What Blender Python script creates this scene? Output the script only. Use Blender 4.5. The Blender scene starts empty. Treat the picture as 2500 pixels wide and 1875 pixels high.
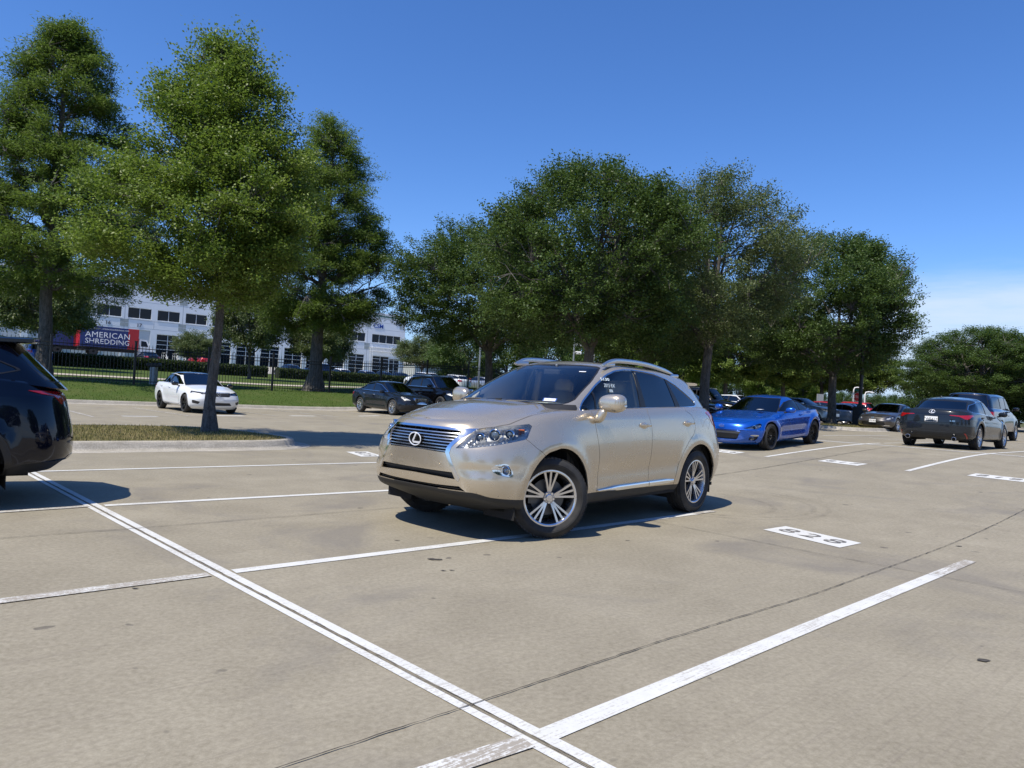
import bpy, math, random
import numpy as np
from mathutils import Vector, Matrix

# ---------------------------------------------------------------- camera, sky, sun, exposure
S = bpy.context.scene
COL = S.collection
S.render.resolution_x, S.render.resolution_y = 1024, 768
CAMH, ROLL, PITCH, FPX = 1.301, 3.19, 0.783, 1734.7
cd = bpy.data.cameras.new('camera'); cam = bpy.data.objects.new('camera', cd); COL.objects.link(cam)
cd.sensor_width = 36.0; cd.lens = 36.0*FPX/2500.0; cd.clip_end = 3000; cd.clip_start = 0.05
def cam_basis():
    r, p = math.radians(ROLL), math.radians(PITCH)
    fw = Vector((0, math.cos(p), math.sin(p))); up0 = Vector((0, -math.sin(p), math.cos(p))); rt0 = Vector((1, 0, 0))
    return rt0*math.cos(r)+up0*math.sin(r), -rt0*math.sin(r)+up0*math.cos(r), fw
_rt, _up, _fw = cam_basis()
cam.matrix_world = Matrix(((_rt.x, _up.x, -_fw.x, 0), (_rt.y, _up.y, -_fw.y, 0), (_rt.z, _up.z, -_fw.z, CAMH), (0, 0, 0, 1)))
S.camera = cam
SUN_AZ, SUN_EL = math.radians(48+180), math.radians(59)        # direction towards the sun, from +X counter-clockwise
sd = Vector((math.cos(SUN_AZ)*math.cos(SUN_EL), math.sin(SUN_AZ)*math.cos(SUN_EL), math.sin(SUN_EL)))
sl = bpy.data.lights.new('sun', 'SUN'); sl.energy = 4.9; sl.angle = math.radians(0.55); sl.color = (1, .93, .80)
so = bpy.data.objects.new('sun', sl); COL.objects.link(so); so.rotation_euler = sd.to_track_quat('Z', 'Y').to_euler()
W = bpy.data.worlds.new('World'); S.world = W; W.use_nodes = True
nt = W.node_tree; nt.nodes.clear()
wo = nt.nodes.new('ShaderNodeOutputWorld'); bg = nt.nodes.new('ShaderNodeBackground'); sky = nt.nodes.new('ShaderNodeTexSky')
sky.sky_type = 'NISHITA'; sky.sun_disc = False; sky.sun_elevation = SUN_EL; sky.sun_rotation = math.pi/2-SUN_AZ
sky.altitude = 200; sky.air_density = 1.0; sky.dust_density = 0.25; sky.ozone_density = 3.2
bg.inputs[1].default_value = 0.132
# thin white cloud bank low on the right and faint high streaks, in the sky itself
tc = nt.nodes.new('ShaderNodeTexCoord'); sep = nt.nodes.new('ShaderNodeSeparateXYZ'); nt.links.new(tc.outputs['Generated'], sep.inputs[0])
def mth(op, a, b=None, c=None):
    n = nt.nodes.new('ShaderNodeMath'); n.operation = op
    for i, v in enumerate((a, b, c)):
        if v is None: continue
        if isinstance(v, (int, float)): n.inputs[i].default_value = v
        else: nt.links.new(v, n.inputs[i])
    return n.outputs[0]
mp = nt.nodes.new('ShaderNodeMapping'); mp.inputs['Scale'].default_value = (2.2, 2.2, 16); nt.links.new(tc.outputs['Generated'], mp.inputs[0])
nz = nt.nodes.new('ShaderNodeTexNoise'); nz.inputs['Scale'].default_value = 2.0; nz.inputs['Detail'].default_value = 9; nz.inputs['Roughness'].default_value = .62; nt.links.new(mp.outputs[0], nz.inputs[0])
def ramp(v, a, b):
    n = nt.nodes.new('ShaderNodeMapRange'); n.interpolation_type = 'SMOOTHSTEP'
    n.inputs[1].default_value = a; n.inputs[2].default_value = b; nt.links.new(v, n.inputs[0]); return n.outputs[0]
az = mth('ARCTAN2', sep.outputs[0], sep.outputs[1])
right = ramp(az, .30, .52)
band = mth('MULTIPLY', ramp(sep.outputs[2], .205, .135), ramp(sep.outputs[2], -.02, .04))
wob = mth('ADD', mth('MULTIPLY', nz.outputs[0], 1.1), mth('MULTIPLY', band, .5))
cl = mth('MULTIPLY', mth('MULTIPLY', right, band), ramp(wob, .55, 1.25))
low = mth('MULTIPLY', ramp(sep.outputs[2], .10, .0), ramp(nz.outputs[0], .42, .75))
cl = mth('MINIMUM', mth('ADD', mth('MULTIPLY', cl, .8), mth('MULTIPLY', low, .10)), .85)
mx = nt.nodes.new('ShaderNodeMix'); mx.data_type = 'RGBA'; nt.links.new(cl, mx.inputs[0])
hs = nt.nodes.new('ShaderNodeHueSaturation'); hs.inputs['Saturation'].default_value = 1.18; hs.inputs['Value'].default_value = 1.0
nt.links.new(sky.outputs[0], hs.inputs['Color'])
tm = nt.nodes.new('ShaderNodeMix'); tm.data_type = 'RGBA'; tm.blend_type = 'MULTIPLY'; tm.inputs[0].default_value = 1; tm.inputs[7].default_value = (.84, .95, 1.22, 1)
nt.links.new(hs.outputs[0], tm.inputs[6])
hm = nt.nodes.new('ShaderNodeMix'); hm.data_type = 'RGBA'; nt.links.new(mth('MULTIPLY', ramp(sep.outputs[2], .20, -.01), .85), hm.inputs[0]); nt.links.new(tm.outputs[2], hm.inputs[6]); hm.inputs[7].default_value = (2.5, 3.9, 6.0, 1); nt.links.new(hm.outputs[2], mx.inputs[6]); mx.inputs[7].default_value = (4.9, 5.7, 6.8, 1)
nt.links.new(mx.outputs[2], bg.inputs[0]); nt.links.new(bg.outputs[0], wo.inputs[0])
S.view_settings.view_transform = 'Standard'; S.view_settings.look = 'None'; S.view_settings.exposure = 0.17; S.view_settings.gamma = 1
S.render.engine = 'CYCLES'
S.cycles.max_bounces = 7; S.cycles.transparent_max_bounces = 12; S.cycles.caustics_reflective = False; S.cycles.caustics_refractive = False

# ---------------------------------------------------------------- materials
_M = {}
class NT:
    """tiny node helper"""
    def __init__(s, name):
        s.m = bpy.data.materials.new(name); s.m.use_nodes = True; s.t = s.m.node_tree; s.t.nodes.clear()
        s.out = s.t.nodes.new('ShaderNodeOutputMaterial')
    def n(s, typ, ins=None, **kw):
        nd = s.t.nodes.new('ShaderNode'+typ)
        for k, v in kw.items(): setattr(nd, k, v)
        for k, v in (ins or {}).items():
            if isinstance(v, bpy.types.NodeSocket): s.t.links.new(v, nd.inputs[k])
            else: nd.inputs[k].default_value = v
        return nd
    def math(s, op, a, b=0.0, clamp=False):
        return s.n('Math', {0: a, 1: b}, operation=op, use_clamp=clamp).outputs[0]
    def noise(s, vec, scale, detail=4, rough=.55, dist=0.0, out=0):
        return s.n('TexNoise', {'Vector': vec, 'Scale': scale, 'Detail': detail, 'Roughness': rough, 'Distortion': dist}).outputs[out]
    def map(s, v, a, b, c=0.0, d=1.0):
        return s.n('MapRange', {0: v, 1: a, 2: b, 3: c, 4: d}).outputs[0]
    def mixc(s, f, a, b, mode='MIX'):
        nd = s.n('Mix', {0: f}, data_type='RGBA', blend_type=mode)
        for i, v in ((6, a), (7, b)):
            if isinstance(v, bpy.types.NodeSocket): s.t.links.new(v, nd.inputs[i])
            else: nd.inputs[i].default_value = tuple(v)+((1,) if len(v) == 3 else ())
        return nd.outputs[2]
    def bump(s, h, strength, dist):
        return s.n('Bump', {'Strength': strength, 'Distance': dist, 'Height': h}).outputs[0]
    def obj(s): return s.n('TexCoord').outputs['Object']
    def pos(s): return s.n('NewGeometry').outputs['Position']
    def scale(s, v, x, y, z, rot=0.0):
        return s.n('Mapping', {'Vector': v, 'Scale': (x, y, z), 'Rotation': (0, 0, rot)}).outputs[0]
    def pbr(s, **k):
        nd = s.n('BsdfPrincipled', {kk.replace('_', ' '): (tuple(v)+(1,) if isinstance(v, tuple) and len(v) == 3 else v) for kk, v in k.items()})
        s.t.links.new(nd.outputs[0], s.out.inputs[0]); return nd
    def surf(s, sock): s.t.links.new(sock, s.out.inputs[0])

def mat(name, fn):
    if name not in _M: _M[name] = fn(name)
    return _M[name]
def simple(name, col, rough=.5, metal=0.0, coat=0.0, spec=.5, vary=.06, scale=6.0, bump=0.0, emit=None):
    def f(nm):
        t = NT(nm); o = t.obj(); n1 = t.noise(o, scale, 5, .6)
        c = t.mixc(t.map(n1, .3, .7), tuple(x*(1-vary) for x in col), tuple(min(1, x*(1+vary)) for x in col))
        k = dict(Base_Color=c, Roughness=t.map(n1, .2, .8, max(.02, rough-.06), min(1, rough+.06)), Metallic=metal)
        p = t.pbr(**k); p.inputs['Coat Weight'].default_value = coat; p.inputs['Coat Roughness'].default_value = .04; p.inputs['Specular IOR Level'].default_value = spec
        if bump: t.t.links.new(t.bump(t.noise(o, scale*12, 4), bump, .01), p.inputs['Normal'])
        if emit: p.inputs['Emission Color'].default_value = emit[:3]+(1,); p.inputs['Emission Strength'].default_value = emit[3]
        return t.m
    return mat(name, f)
def paint(name, col, metal=.6, rough=.34, dust=.05, flake=.10):
    def f(nm):
        t = NT(nm); o = t.obj()
        fl = t.noise(o, 900, 1, .5); big = t.noise(o, 3.0, 5, .6)
        c = t.mixc(t.map(fl, .35, .65), tuple(x*(1-flake) for x in col), tuple(min(1, x*(1+flake)) for x in col))
        z = t.n('SeparateXYZ', {0: o}).outputs[2]
        dirt = t.math('MULTIPLY', t.map(z, .75, .2), t.map(t.noise(o, 7, 6, .65), .35, .75), True)
        c = t.mixc(t.math('MULTIPLY', dirt, dust*6, True), c, (.30, .26, .20))
        dk = max(col) < .03
        p = t.pbr(Base_Color=c, Metallic=0 if dk else metal, Roughness=t.map(big, .3, .7, rough-.03, rough+.04))
        p.inputs['Coat Weight'].default_value = .8 if dk else 1.0; p.inputs['Coat IOR'].default_value = 1.5; p.inputs['Specular IOR Level'].default_value = .08 if dk else .5
        t.t.links.new(t.math('ADD', t.map(big, .3, .7, .015, .04), t.math('MULTIPLY', dirt, .25)), p.inputs['Coat Roughness'])
        return t.m
    return mat(name, f)
def glass(name, tint, dens=1.0, rough=0.0):
    """window glass: tinted see-through with a mirror coat by Fresnel"""
    def f(nm):
        t = NT(nm); tr = t.n('BsdfTransparent', {0: tuple(tint)+(1,)}).outputs[0]
        gl = t.n('BsdfGlossy', {'Color': (.95, .97, 1, 1), 'Roughness': rough}).outputs[0]
        fr = t.n('Fresnel', {0: 1.52}).outputs[0]
        fr = t.math('ADD', t.math('MULTIPLY', fr, 1.0), .015*dens, True)
        mxs = t.n('MixShader', {0: fr}); t.t.links.new(tr, mxs.inputs[1]); t.t.links.new(gl, mxs.inputs[2]); t.surf(mxs.outputs[0])
        return t.m
    return mat(name, f)
CHROME = simple('chrome', (.82, .83, .85), .08, 1.0, vary=.03)
SATIN = simple('satin_silver', (.58, .59, .6), .28, .95, vary=.03)
DARKSILVER = simple('wheel_silver', (.50, .50, .52), .26, .9, vary=.05)
MACHINED = simple('machined_alloy', (.72, .72, .74), .2, .95, vary=.04)
BLACKPL = simple('black_plastic', (.018, .018, .019), .55, 0, bump=.15)
GREYPL = simple('grey_plastic', (.022, .0215, .021), .6, 0, bump=.12)
GLOSSBLK = simple('gloss_black', (.008, .008, .009), .12, 0, coat=.6)
GAP = simple('panel_gap_dark', (.01, .01, .01), .9)
SEAL = simple('rubber_seal', (.012, .012, .013), .45)
WELL = simple('wheel_well_dark', (.012, .012, .012), .95)
def tyre_mat(nm):
    t = NT(nm); o = t.obj(); n1 = t.noise(o, 9, 5); n2 = t.noise(o, 60, 3)
    c = t.mixc(t.map(n1, .35, .7), (.017, .017, .018), (.045, .043, .04))
    t.pbr(Base_Color=c, Roughness=.78, Normal=t.bump(n2, .2, .004)); return t.m
TYRE = mat('tyre_rubber', tyre_mat)
LENS = glass('clear_lens', (.97, .98, .98), 1)
WSGLASS = glass('windscreen_glass', (.86, .92, .91), 2)
SIDEGLASS = glass('light_side_glass', (.70, .80, .75), 2)
PRIVACY = glass('privacy_glass', (.045, .05, .055), 3)
TINTED = glass('tinted_glass', (.10, .115, .12), 3)
BEIGE = simple('beige_leather', (.66, .59, .47), .6, bump=.1)
DARKTRIM = simple('dark_interior', (.03, .03, .032), .8)
RED = simple('red_lens', (.32, .006, .01), .12, 0, coat=1)
AMBER = simple('amber_lens', (.6, .13, .02), .2, 0, coat=1)
WHITEPT = simple('white_enamel', (.78, .78, .77), .4)
PAPER = simple('white_paper', (.82, .84, .85), .6)

# ---------------------------------------------------------------- mesh helpers
def new_obj(name, V, F, m=None, parent=None, smooth=False, N=None, mats=None, fm=None):
    me = bpy.data.meshes.new(name); V = np.asarray(V, dtype=np.float64)
    me.from_pydata(V.tolist(), [], [list(map(int, f)) for f in F]); me.update()
    if mats:
        for q in mats: me.materials.append(q)
        if fm is not None: me.polygons.foreach_set('material_index', np.asarray(fm, dtype=np.int32))
    elif m: me.materials.append(m)
    if smooth or N is not None: me.polygons.foreach_set('use_smooth', np.ones(len(me.polygons), dtype=bool))
    if N is not None: me.normals_split_custom_set_from_vertices([tuple(v) for v in N])
    o = bpy.data.objects.new(name, me); COL.objects.link(o)
    if parent: o.parent = parent
    return o
def quads_obj(name, V, n_per, m, attr=None, parent=None, smooth=False):
    """fast mesh from V (k*n_per vertices, each run of n_per one face)"""
    k = len(V)//n_per; me = bpy.data.meshes.new(name)
    me.vertices.add(len(V)); me.vertices.foreach_set('co', np.asarray(V, dtype=np.float32).ravel())
    me.loops.add(len(V)); me.loops.foreach_set('vertex_index', np.arange(len(V), dtype=np.int32))
    me.polygons.add(k); me.polygons.foreach_set('loop_start', np.arange(0, len(V), n_per, dtype=np.int32))
    me.update(calc_edges=True)
    if attr is not None:
        a = me.attributes.new('rnd', 'FLOAT', 'FACE'); a.data.foreach_set('value', np.asarray(attr, dtype=np.float32))
    me.materials.append(m); o = bpy.data.objects.new(name, me); COL.objects.link(o)
    if parent: o.parent = parent
    return o
def thing(name, label, cat, loc=(0, 0, 0), rotz=0, group=None):
    o = bpy.data.objects.new(name, None); COL.objects.link(o); o.location = loc; o.rotation_euler = (0, 0, rotz)
    o['label'] = label; o['category'] = cat
    if group: o['group'] = group
    return o
def tag(o, label, cat, group=None, kind=None):
    if label: o['label'] = label
    if cat: o['category'] = cat
    if group: o['group'] = group
    if kind: o['kind'] = kind
    return o
def struct(o, kind='structure'): o['kind'] = kind; return o
def dup_tree(r, parent=None):
    c = r.copy(); COL.objects.link(c)
    if parent: c.parent = parent
    for ch in list(r.children): dup_tree(ch, c)
    return c
class MB:
    def __init__(s): s.V = []; s.F = []; s.fm = []
    def add(s, V, F, mi=0):
        b = len(s.V); s.V += [tuple(map(float, v)) for v in V]; s.F += [[b+i for i in f] for f in F]; s.fm += [mi]*len(F); return s
    def box(s, x0, x1, y0, y1, z0, z1, mi=0, M=None, bev=0.0):
        if bev > 0:
            b = min(bev, (x1-x0)*.45, (y1-y0)*.45, (z1-z0)*.45); V = []
            for z, k in ((z0, 1), (z0+b, 0), (z1-b, 0), (z1, 1)):
                i = b if k else 0; c = b*.0
                for x, y in ((x0+i+b*(1-k), y0+i), (x1-i-b*(1-k), y0+i), (x1-i, y0+i+b*(1-k)), (x1-i, y1-i-b*(1-k)), (x1-i-b*(1-k), y1-i), (x0+i+b*(1-k), y1-i), (x0+i, y1-i-b*(1-k)), (x0+i, y0+i+b*(1-k))): V.append((x, y, z))
            F = [[7, 6, 5, 4, 3, 2, 1, 0], [24+i for i in range(8)]]
            for r in range(3):
                for i in range(8): j = (i+1) % 8; F.append([r*8+i, r*8+j, r*8+8+j, r*8+8+i])
        else:
            V = [(x, y, z) for z in (z0, z1) for x, y in ((x0, y0), (x1, y0), (x1, y1), (x0, y1))]
            F = [[3, 2, 1, 0], [4, 5, 6, 7], [0, 1, 5, 4], [1, 2, 6, 5], [2, 3, 7, 6], [3, 0, 4, 7]]
        if M is not None: V = [tuple(M @ Vector(v)) for v in V]
        return s.add(V, F, mi)
    def tube(s, P, R, n=8, mi=0, cap=True, sx=1.0, sy=1.0):
        P = [Vector(p) for p in P]; R = R if hasattr(R, '__len__') else [R]*len(P); b = len(s.V); up = None
        for i, p in enumerate(P):
            t = (P[min(i+1, len(P)-1)]-P[max(i-1, 0)]).normalized()
            if up is None: up = Vector((0, 0, 1)) if abs(t.z) < .9 else Vector((1, 0, 0))
            a = t.cross(up).normalized(); c = a.cross(t).normalized(); up = c
            for k in range(n):
                an = 2*math.pi*k/n; s.V.append(tuple(p+a*math.cos(an)*R[i]*sx+c*math.sin(an)*R[i]*sy))
        for i in range(len(P)-1):
            for k in range(n): j = (k+1) % n; s.F.append([b+i*n+k, b+i*n+j, b+i*n+n+j, b+i*n+n+k]); s.fm.append(mi)
        if cap:
            s.F.append([b+k for k in range(n)][::-1]); s.F.append([b+(len(P)-1)*n+k for k in range(n)]); s.fm += [mi, mi]
        return s
    def lathe(s, prof, n=48, mi=0, axis='y', c=(0, 0, 0), closed=False):
        """prof: list (r, h); revolved about axis through c"""
        b = len(s.V)
        for r, h in prof:
            for k in range(n):
                a = 2*math.pi*k/n; u, w = r*math.cos(a), r*math.sin(a)
                s.V.append({'y': (c[0]+u, c[1]+h, c[2]+w), 'z': (c[0]+u, c[1]+w, c[2]+h), 'x': (c[0]+h, c[1]+u, c[2]+w)}[axis])
        m = len(prof); rng = range(m if closed else m-1)
        for i in rng:
            i2 = (i+1) % m
            for k in range(n): j = (k+1) % n; s.F.append([b+i*n+k, b+i2*n+k, b+i2*n+j, b+i*n+j]); s.fm.append(mi)
        return s
    def prism(s, poly, M, h, mi=0):
        """poly 2D -> extruded h along local z, M maps local to world"""
        n = len(poly); V = [M @ Vector((x, y, 0)) for x, y in poly]+[M @ Vector((x, y, h)) for x, y in poly]
        F = [list(range(n))[::-1], [n+i for i in range(n)]]+[[i, (i+1) % n, n+(i+1) % n, n+i] for i in range(n)]
        return s.add(V, F, mi)
    def obj(s, name, m=None, parent=None, smooth=False, mats=None, auto=None):
        o = new_obj(name, s.V, s.F, m, parent, smooth, mats=mats, fm=s.fm if mats else None)
        if auto is not None:
            me = o.data; me.polygons.foreach_set('use_smooth', np.ones(len(me.polygons), dtype=bool)); me.set_sharp_from_angle(angle=math.radians(auto))
        return o
def text_obj(name, txt, size, M, m, parent=None, ext=.002, shear=0, space=1.0, offset=0.0):
    c = bpy.data.curves.new(name, 'FONT'); c.body = txt; c.size = size; c.extrude = ext; c.align_x = 'CENTER'; c.align_y = 'CENTER'
    c.shear = shear; c.space_character = space; c.offset = offset; c.resolution_u = 2
    o = bpy.data.objects.new(name, c); COL.objects.link(o)
    dg = bpy.context.evaluated_depsgraph_get(); me = bpy.data.meshes.new_from_object(o.evaluated_get(dg)); bpy.data.objects.remove(o)
    me.transform(M); me.materials.clear(); me.materials.append(m); o = bpy.data.objects.new(name, me); COL.objects.link(o)
    if parent: o.parent = parent
    return o
def frame(o, x, y, z=None):
    """matrix with given origin, x axis and y axis"""
    x = Vector(x).normalized(); y = Vector(y); z = x.cross(y).normalized(); y = z.cross(x)
    return Matrix(((x.x, y.x, z.x, o[0]), (x.y, y.y, z.y, o[1]), (x.z, y.z, z.z, o[2]), (0, 0, 0, 1)))

def ease(pts, x):
    """smooth (monotone hermite) interpolation through pts sorted by x"""
    P = np.array(sorted(pts)); X, Y = P[:, 0], P[:, 1]; x = np.asarray(x, float)
    if len(X) == 1: return np.full_like(x, Y[0])
    d = np.diff(Y)/np.diff(X); m = np.zeros(len(X))
    if len(X) > 2:
        a, b = d[:-1], d[1:]; m[1:-1] = np.where(a*b > 0, 2*a*b/(a+b+1e-12), 0)
    m[0], m[-1] = d[0], d[-1]
    xc = np.clip(x, X[0], X[-1]); i = np.clip(np.searchsorted(X, xc, side='right')-1, 0, len(X)-2)
    h = X[i+1]-X[i]; t = (xc-X[i])/h
    return (2*t**3-3*t**2+1)*Y[i]+(t**3-2*t**2+t)*h*m[i]+(-2*t**3+3*t**2)*Y[i+1]+(t**3-t**2)*h*m[i+1]
def catmull(P, k, axis=0):
    """refine rows of P by uniform Catmull-Rom"""
    P = np.concatenate([2*P[:1]-P[1:2], P, 2*P[-1:]-P[-2:-1]]); out = []
    for i in range(1, len(P)-2):
        for j in range(k):
            t = j/k; a, b, c, d = P[i-1], P[i], P[i+1], P[i+2]
            out.append(.5*((2*b)+(c-a)*t+(2*a-5*b+4*c-d)*t*t+(3*b-a-3*c+d)*t**3))
    out.append(P[-2]); return np.array(out)
def smooth_poly(pts, it=2):
    P = np.array(pts, float)
    for _ in range(it):
        Q = np.roll(P, -1, axis=0); P = np.stack([P*.75+Q*.25, P*.25+Q*.75], 1).reshape(-1, 2)
    return P
def poly_sd(P, pts):
    """signed distance (negative inside) of points pts (n,2) to closed polygon P"""
    P = np.asarray(P, float); Q = np.roll(P, -1, axis=0); d = np.full(len(pts), 1e9); ins = np.zeros(len(pts), bool)
    for a, b in zip(P, Q):
        e = b-a; w = pts-a; t = np.clip((w@e)/(e@e+1e-12), 0, 1); d = np.minimum(d, np.hypot(*(w-t[:, None]*e).T))
        c = ((a[1] > pts[:, 1]) != (b[1] > pts[:, 1])); xx = (b[0]-a[0])*(pts[:, 1]-a[1])/((b[1]-a[1]) if b[1] != a[1] else 1e-12)+a[0]
        ins ^= c & (pts[:, 0] < xx)
    return np.where(ins, -d, d)
def line_sd(L, pts):
    """signed distance to open polyline (left positive), end segments extended"""
    L = np.asarray(L, float); best = np.full(len(pts), 1e9); sg = np.ones(len(pts))
    for i in range(len(L)-1):
        a, b = L[i], L[i+1]; e = b-a; l = np.hypot(*e); w = pts-a; t = (w@e)/(l*l)
        lo = -1e3 if i == 0 else 0; hi = 1e3 if i == len(L)-2 else 1
        q = w-np.clip(t, lo, hi)[:, None]*e; d = np.hypot(*q.T); s = np.sign(e[0]*w[:, 1]-e[1]*w[:, 0])
        u = d < best-1e-9; best[u] = d[u]; sg[u] = s[u]
    return best*np.where(sg == 0, 1, sg)
# ---- cutting a surface along a scalar field
class Surf:
    def __init__(s, V, N, F): s.V, s.N, s.F = np.asarray(V, float), np.asarray(N, float), F
    def refine(s, mask):
        """split the masked faces into quads round their centres"""
        V, N, ek, F2 = list(s.V), list(s.N), {}, []
        for F, m in zip(s.F, mask):
            if not m: F2.append(F); continue
            n = len(F); c = len(V); V.append(s.V[F].mean(0)); q = s.N[F].mean(0); N.append(q/(np.linalg.norm(q)+1e-12)); mid = []
            for i in range(n):
                a, b = F[i], F[(i+1) % n]; k = (a, b) if a < b else (b, a)
                if k not in ek: ek[k] = len(V); V.append((s.V[a]+s.V[b])/2); q = s.N[a]+s.N[b]; N.append(q/(np.linalg.norm(q)+1e-12))
                mid.append(ek[k])
            for i in range(n): F2.append([F[i], mid[i], c, mid[i-1]])
        return Surf(np.array(V), np.array(N), F2)
    def cut(s, field, ref=0):
        """returns (inside: field<0, outside); ref: refine near the border first"""
        for _ in range(ref):
            f = field(s.V, s.N); sz = [np.abs(s.V[F]-s.V[F[0]]).max() for F in s.F]
            s = s.refine([np.abs(f[F]).min() < z*1.1 for F, z in zip(s.F, sz)])
        f = field(s.V, s.N); f = np.where(np.abs(f) < 1e-7, 1e-7, f); V = s.V; N = s.N
        ek = {}; ea = []
        for F in s.F:
            n = len(F)
            for i in range(n):
                a, b = F[i], F[(i+1) % n]
                if (f[a] < 0) != (f[b] < 0):
                    k = (a, b) if a < b else (b, a)
                    if k not in ek: ek[k] = len(ea); ea.append(k)
        if ea:
            E = np.array(ea); t0 = np.zeros(len(E)); t1 = np.ones(len(E)); A, B = V[E[:, 0]], V[E[:, 1]]; NA, NB = N[E[:, 0]], N[E[:, 1]]; s0 = f[E[:, 0]] < 0
            for _ in range(9):
                t = (t0+t1)/2; ft = field(A+(B-A)*t[:, None], NA+(NB-NA)*t[:, None]) < 0
                same = ft == s0; t0 = np.where(same, t, t0); t1 = np.where(same, t1, t)
            t = np.clip((t0+t1)/2, .002, .998)[:, None]; nv = A+(B-A)*t; nn = NA+(NB-NA)*t; nn /= np.linalg.norm(nn, axis=1)[:, None]+1e-12
            b0 = len(V); V = np.concatenate([V, nv]); N = np.concatenate([N, nn])
        ins, out = [], []
        for F in s.F:
            sg = [f[a] < 0 for a in F]
            if all(sg): ins.append(F); continue
            if not any(sg): out.append(F); continue
            n = len(F); pi, po = [], []
            for i in range(n):
                a, b = F[i], F[(i+1) % n]; (pi if f[a] < 0 else po).append(a)
                if (f[a] < 0) != (f[b] < 0):
                    m = b0+ek[(a, b) if a < b else (b, a)]; pi.append(m); po.append(m)
            if len(pi) > 2: ins.append(pi)
            if len(po) > 2: out.append(po)
        return Surf(V, N, ins), Surf(V, N, out)
    def compact(s):
        u = sorted({a for F in s.F for a in F}); mp = {a: i for i, a in enumerate(u)}
        return Surf(s.V[u], s.N[u], [[mp[a] for a in F] for F in s.F]) if u else s
    def off(s, d): return Surf(s.V+s.N*d, s.N, s.F)
    def move(s, v): return Surf(s.V+np.array(v), s.N, s.F)
    def mirror(s):
        k = np.array([1, -1, 1]); return Surf(s.V*k, s.N*k, [F[::-1] for F in s.F])
    def __add__(s, o): n = len(s.V); return Surf(np.concatenate([s.V, o.V]), np.concatenate([s.N, o.N]), s.F+[[a+n for a in F] for F in o.F])
    def skirt(s, d, vec=None, midtol=1e-4):
        """wall from the open border inwards"""
        cnt = {}
        for F in s.F:
            for i in range(len(F)):
                a, b = F[i], F[(i+1) % len(F)]; k = (a, b) if a < b else (b, a); cnt.setdefault(k, []).append((a, b))
        V, N, F2 = [], [], []
        for k, l in cnt.items():
            if len(l) != 1: continue
            a, b = l[0]
            if abs(s.V[a][1]) < midtol and abs(s.V[b][1]) < midtol: continue
            da = (np.array(vec) if vec is not None else -s.N[a])*d; db = (np.array(vec) if vec is not None else -s.N[b])*d
            q = [s.V[a], s.V[b], s.V[b]+db, s.V[a]+da]; nn = np.cross(q[3]-q[0], q[1]-q[0]); nn = nn/(np.linalg.norm(nn)+1e-12)
            i = len(V); V += q; N += [nn]*4; F2.append([i, i+3, i+2, i+1])
        if not V: return s
        return s+Surf(np.array(V), np.array(N), F2)
    def obj(s, name, m, parent=None, mirror=True, split=False):
        c = s.compact()
        if not c.F: return None
        if split:
            return [new_obj(name, c.V, c.F, m, parent, N=c.N), new_obj(name, *(lambda q: (q.V, q.F))(c.mirror()), m, parent, N=c.mirror().N)]
        if mirror: c = c+c.mirror()
        return new_obj(name, c.V, c.F, m, parent, N=c.N)

def pxz(poly, ny=None, rev=1):
    P = np.asarray(poly, float)
    def f(V, N):
        d = poly_sd(P, V[:, [0, 2]])
        return np.maximum(d, (ny-N[:, 1])*.15) if ny is not None else d
    return f
def pyz(poly, front=True, nx=None):
    P = np.asarray(poly, float); s = 1 if front else -1
    def f(V, N):
        d = poly_sd(P, V[:, [1, 2]])
        return np.maximum(d, (nx-s*N[:, 0])*.15) if nx is not None else d
    return f
def prot(poly, phi, front=True):
    """polygon in the vertical plane turned by phi: (a, z), a = y cos - x sin"""
    P = np.asarray(poly, float); c, s = math.cos(phi), math.sin(phi)
    def f(V, N):
        d = poly_sd(P, np.c_[V[:, 1]*c-V[:, 0]*s, V[:, 2]]); nn = N[:, 0]*c+N[:, 1]*s
        return np.maximum(d, (.15-nn)*.15)
    return f
def offs(f, d): return lambda V, N: f(V, N)-d
def neg(f): return lambda V, N: -f(V, N)

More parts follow.
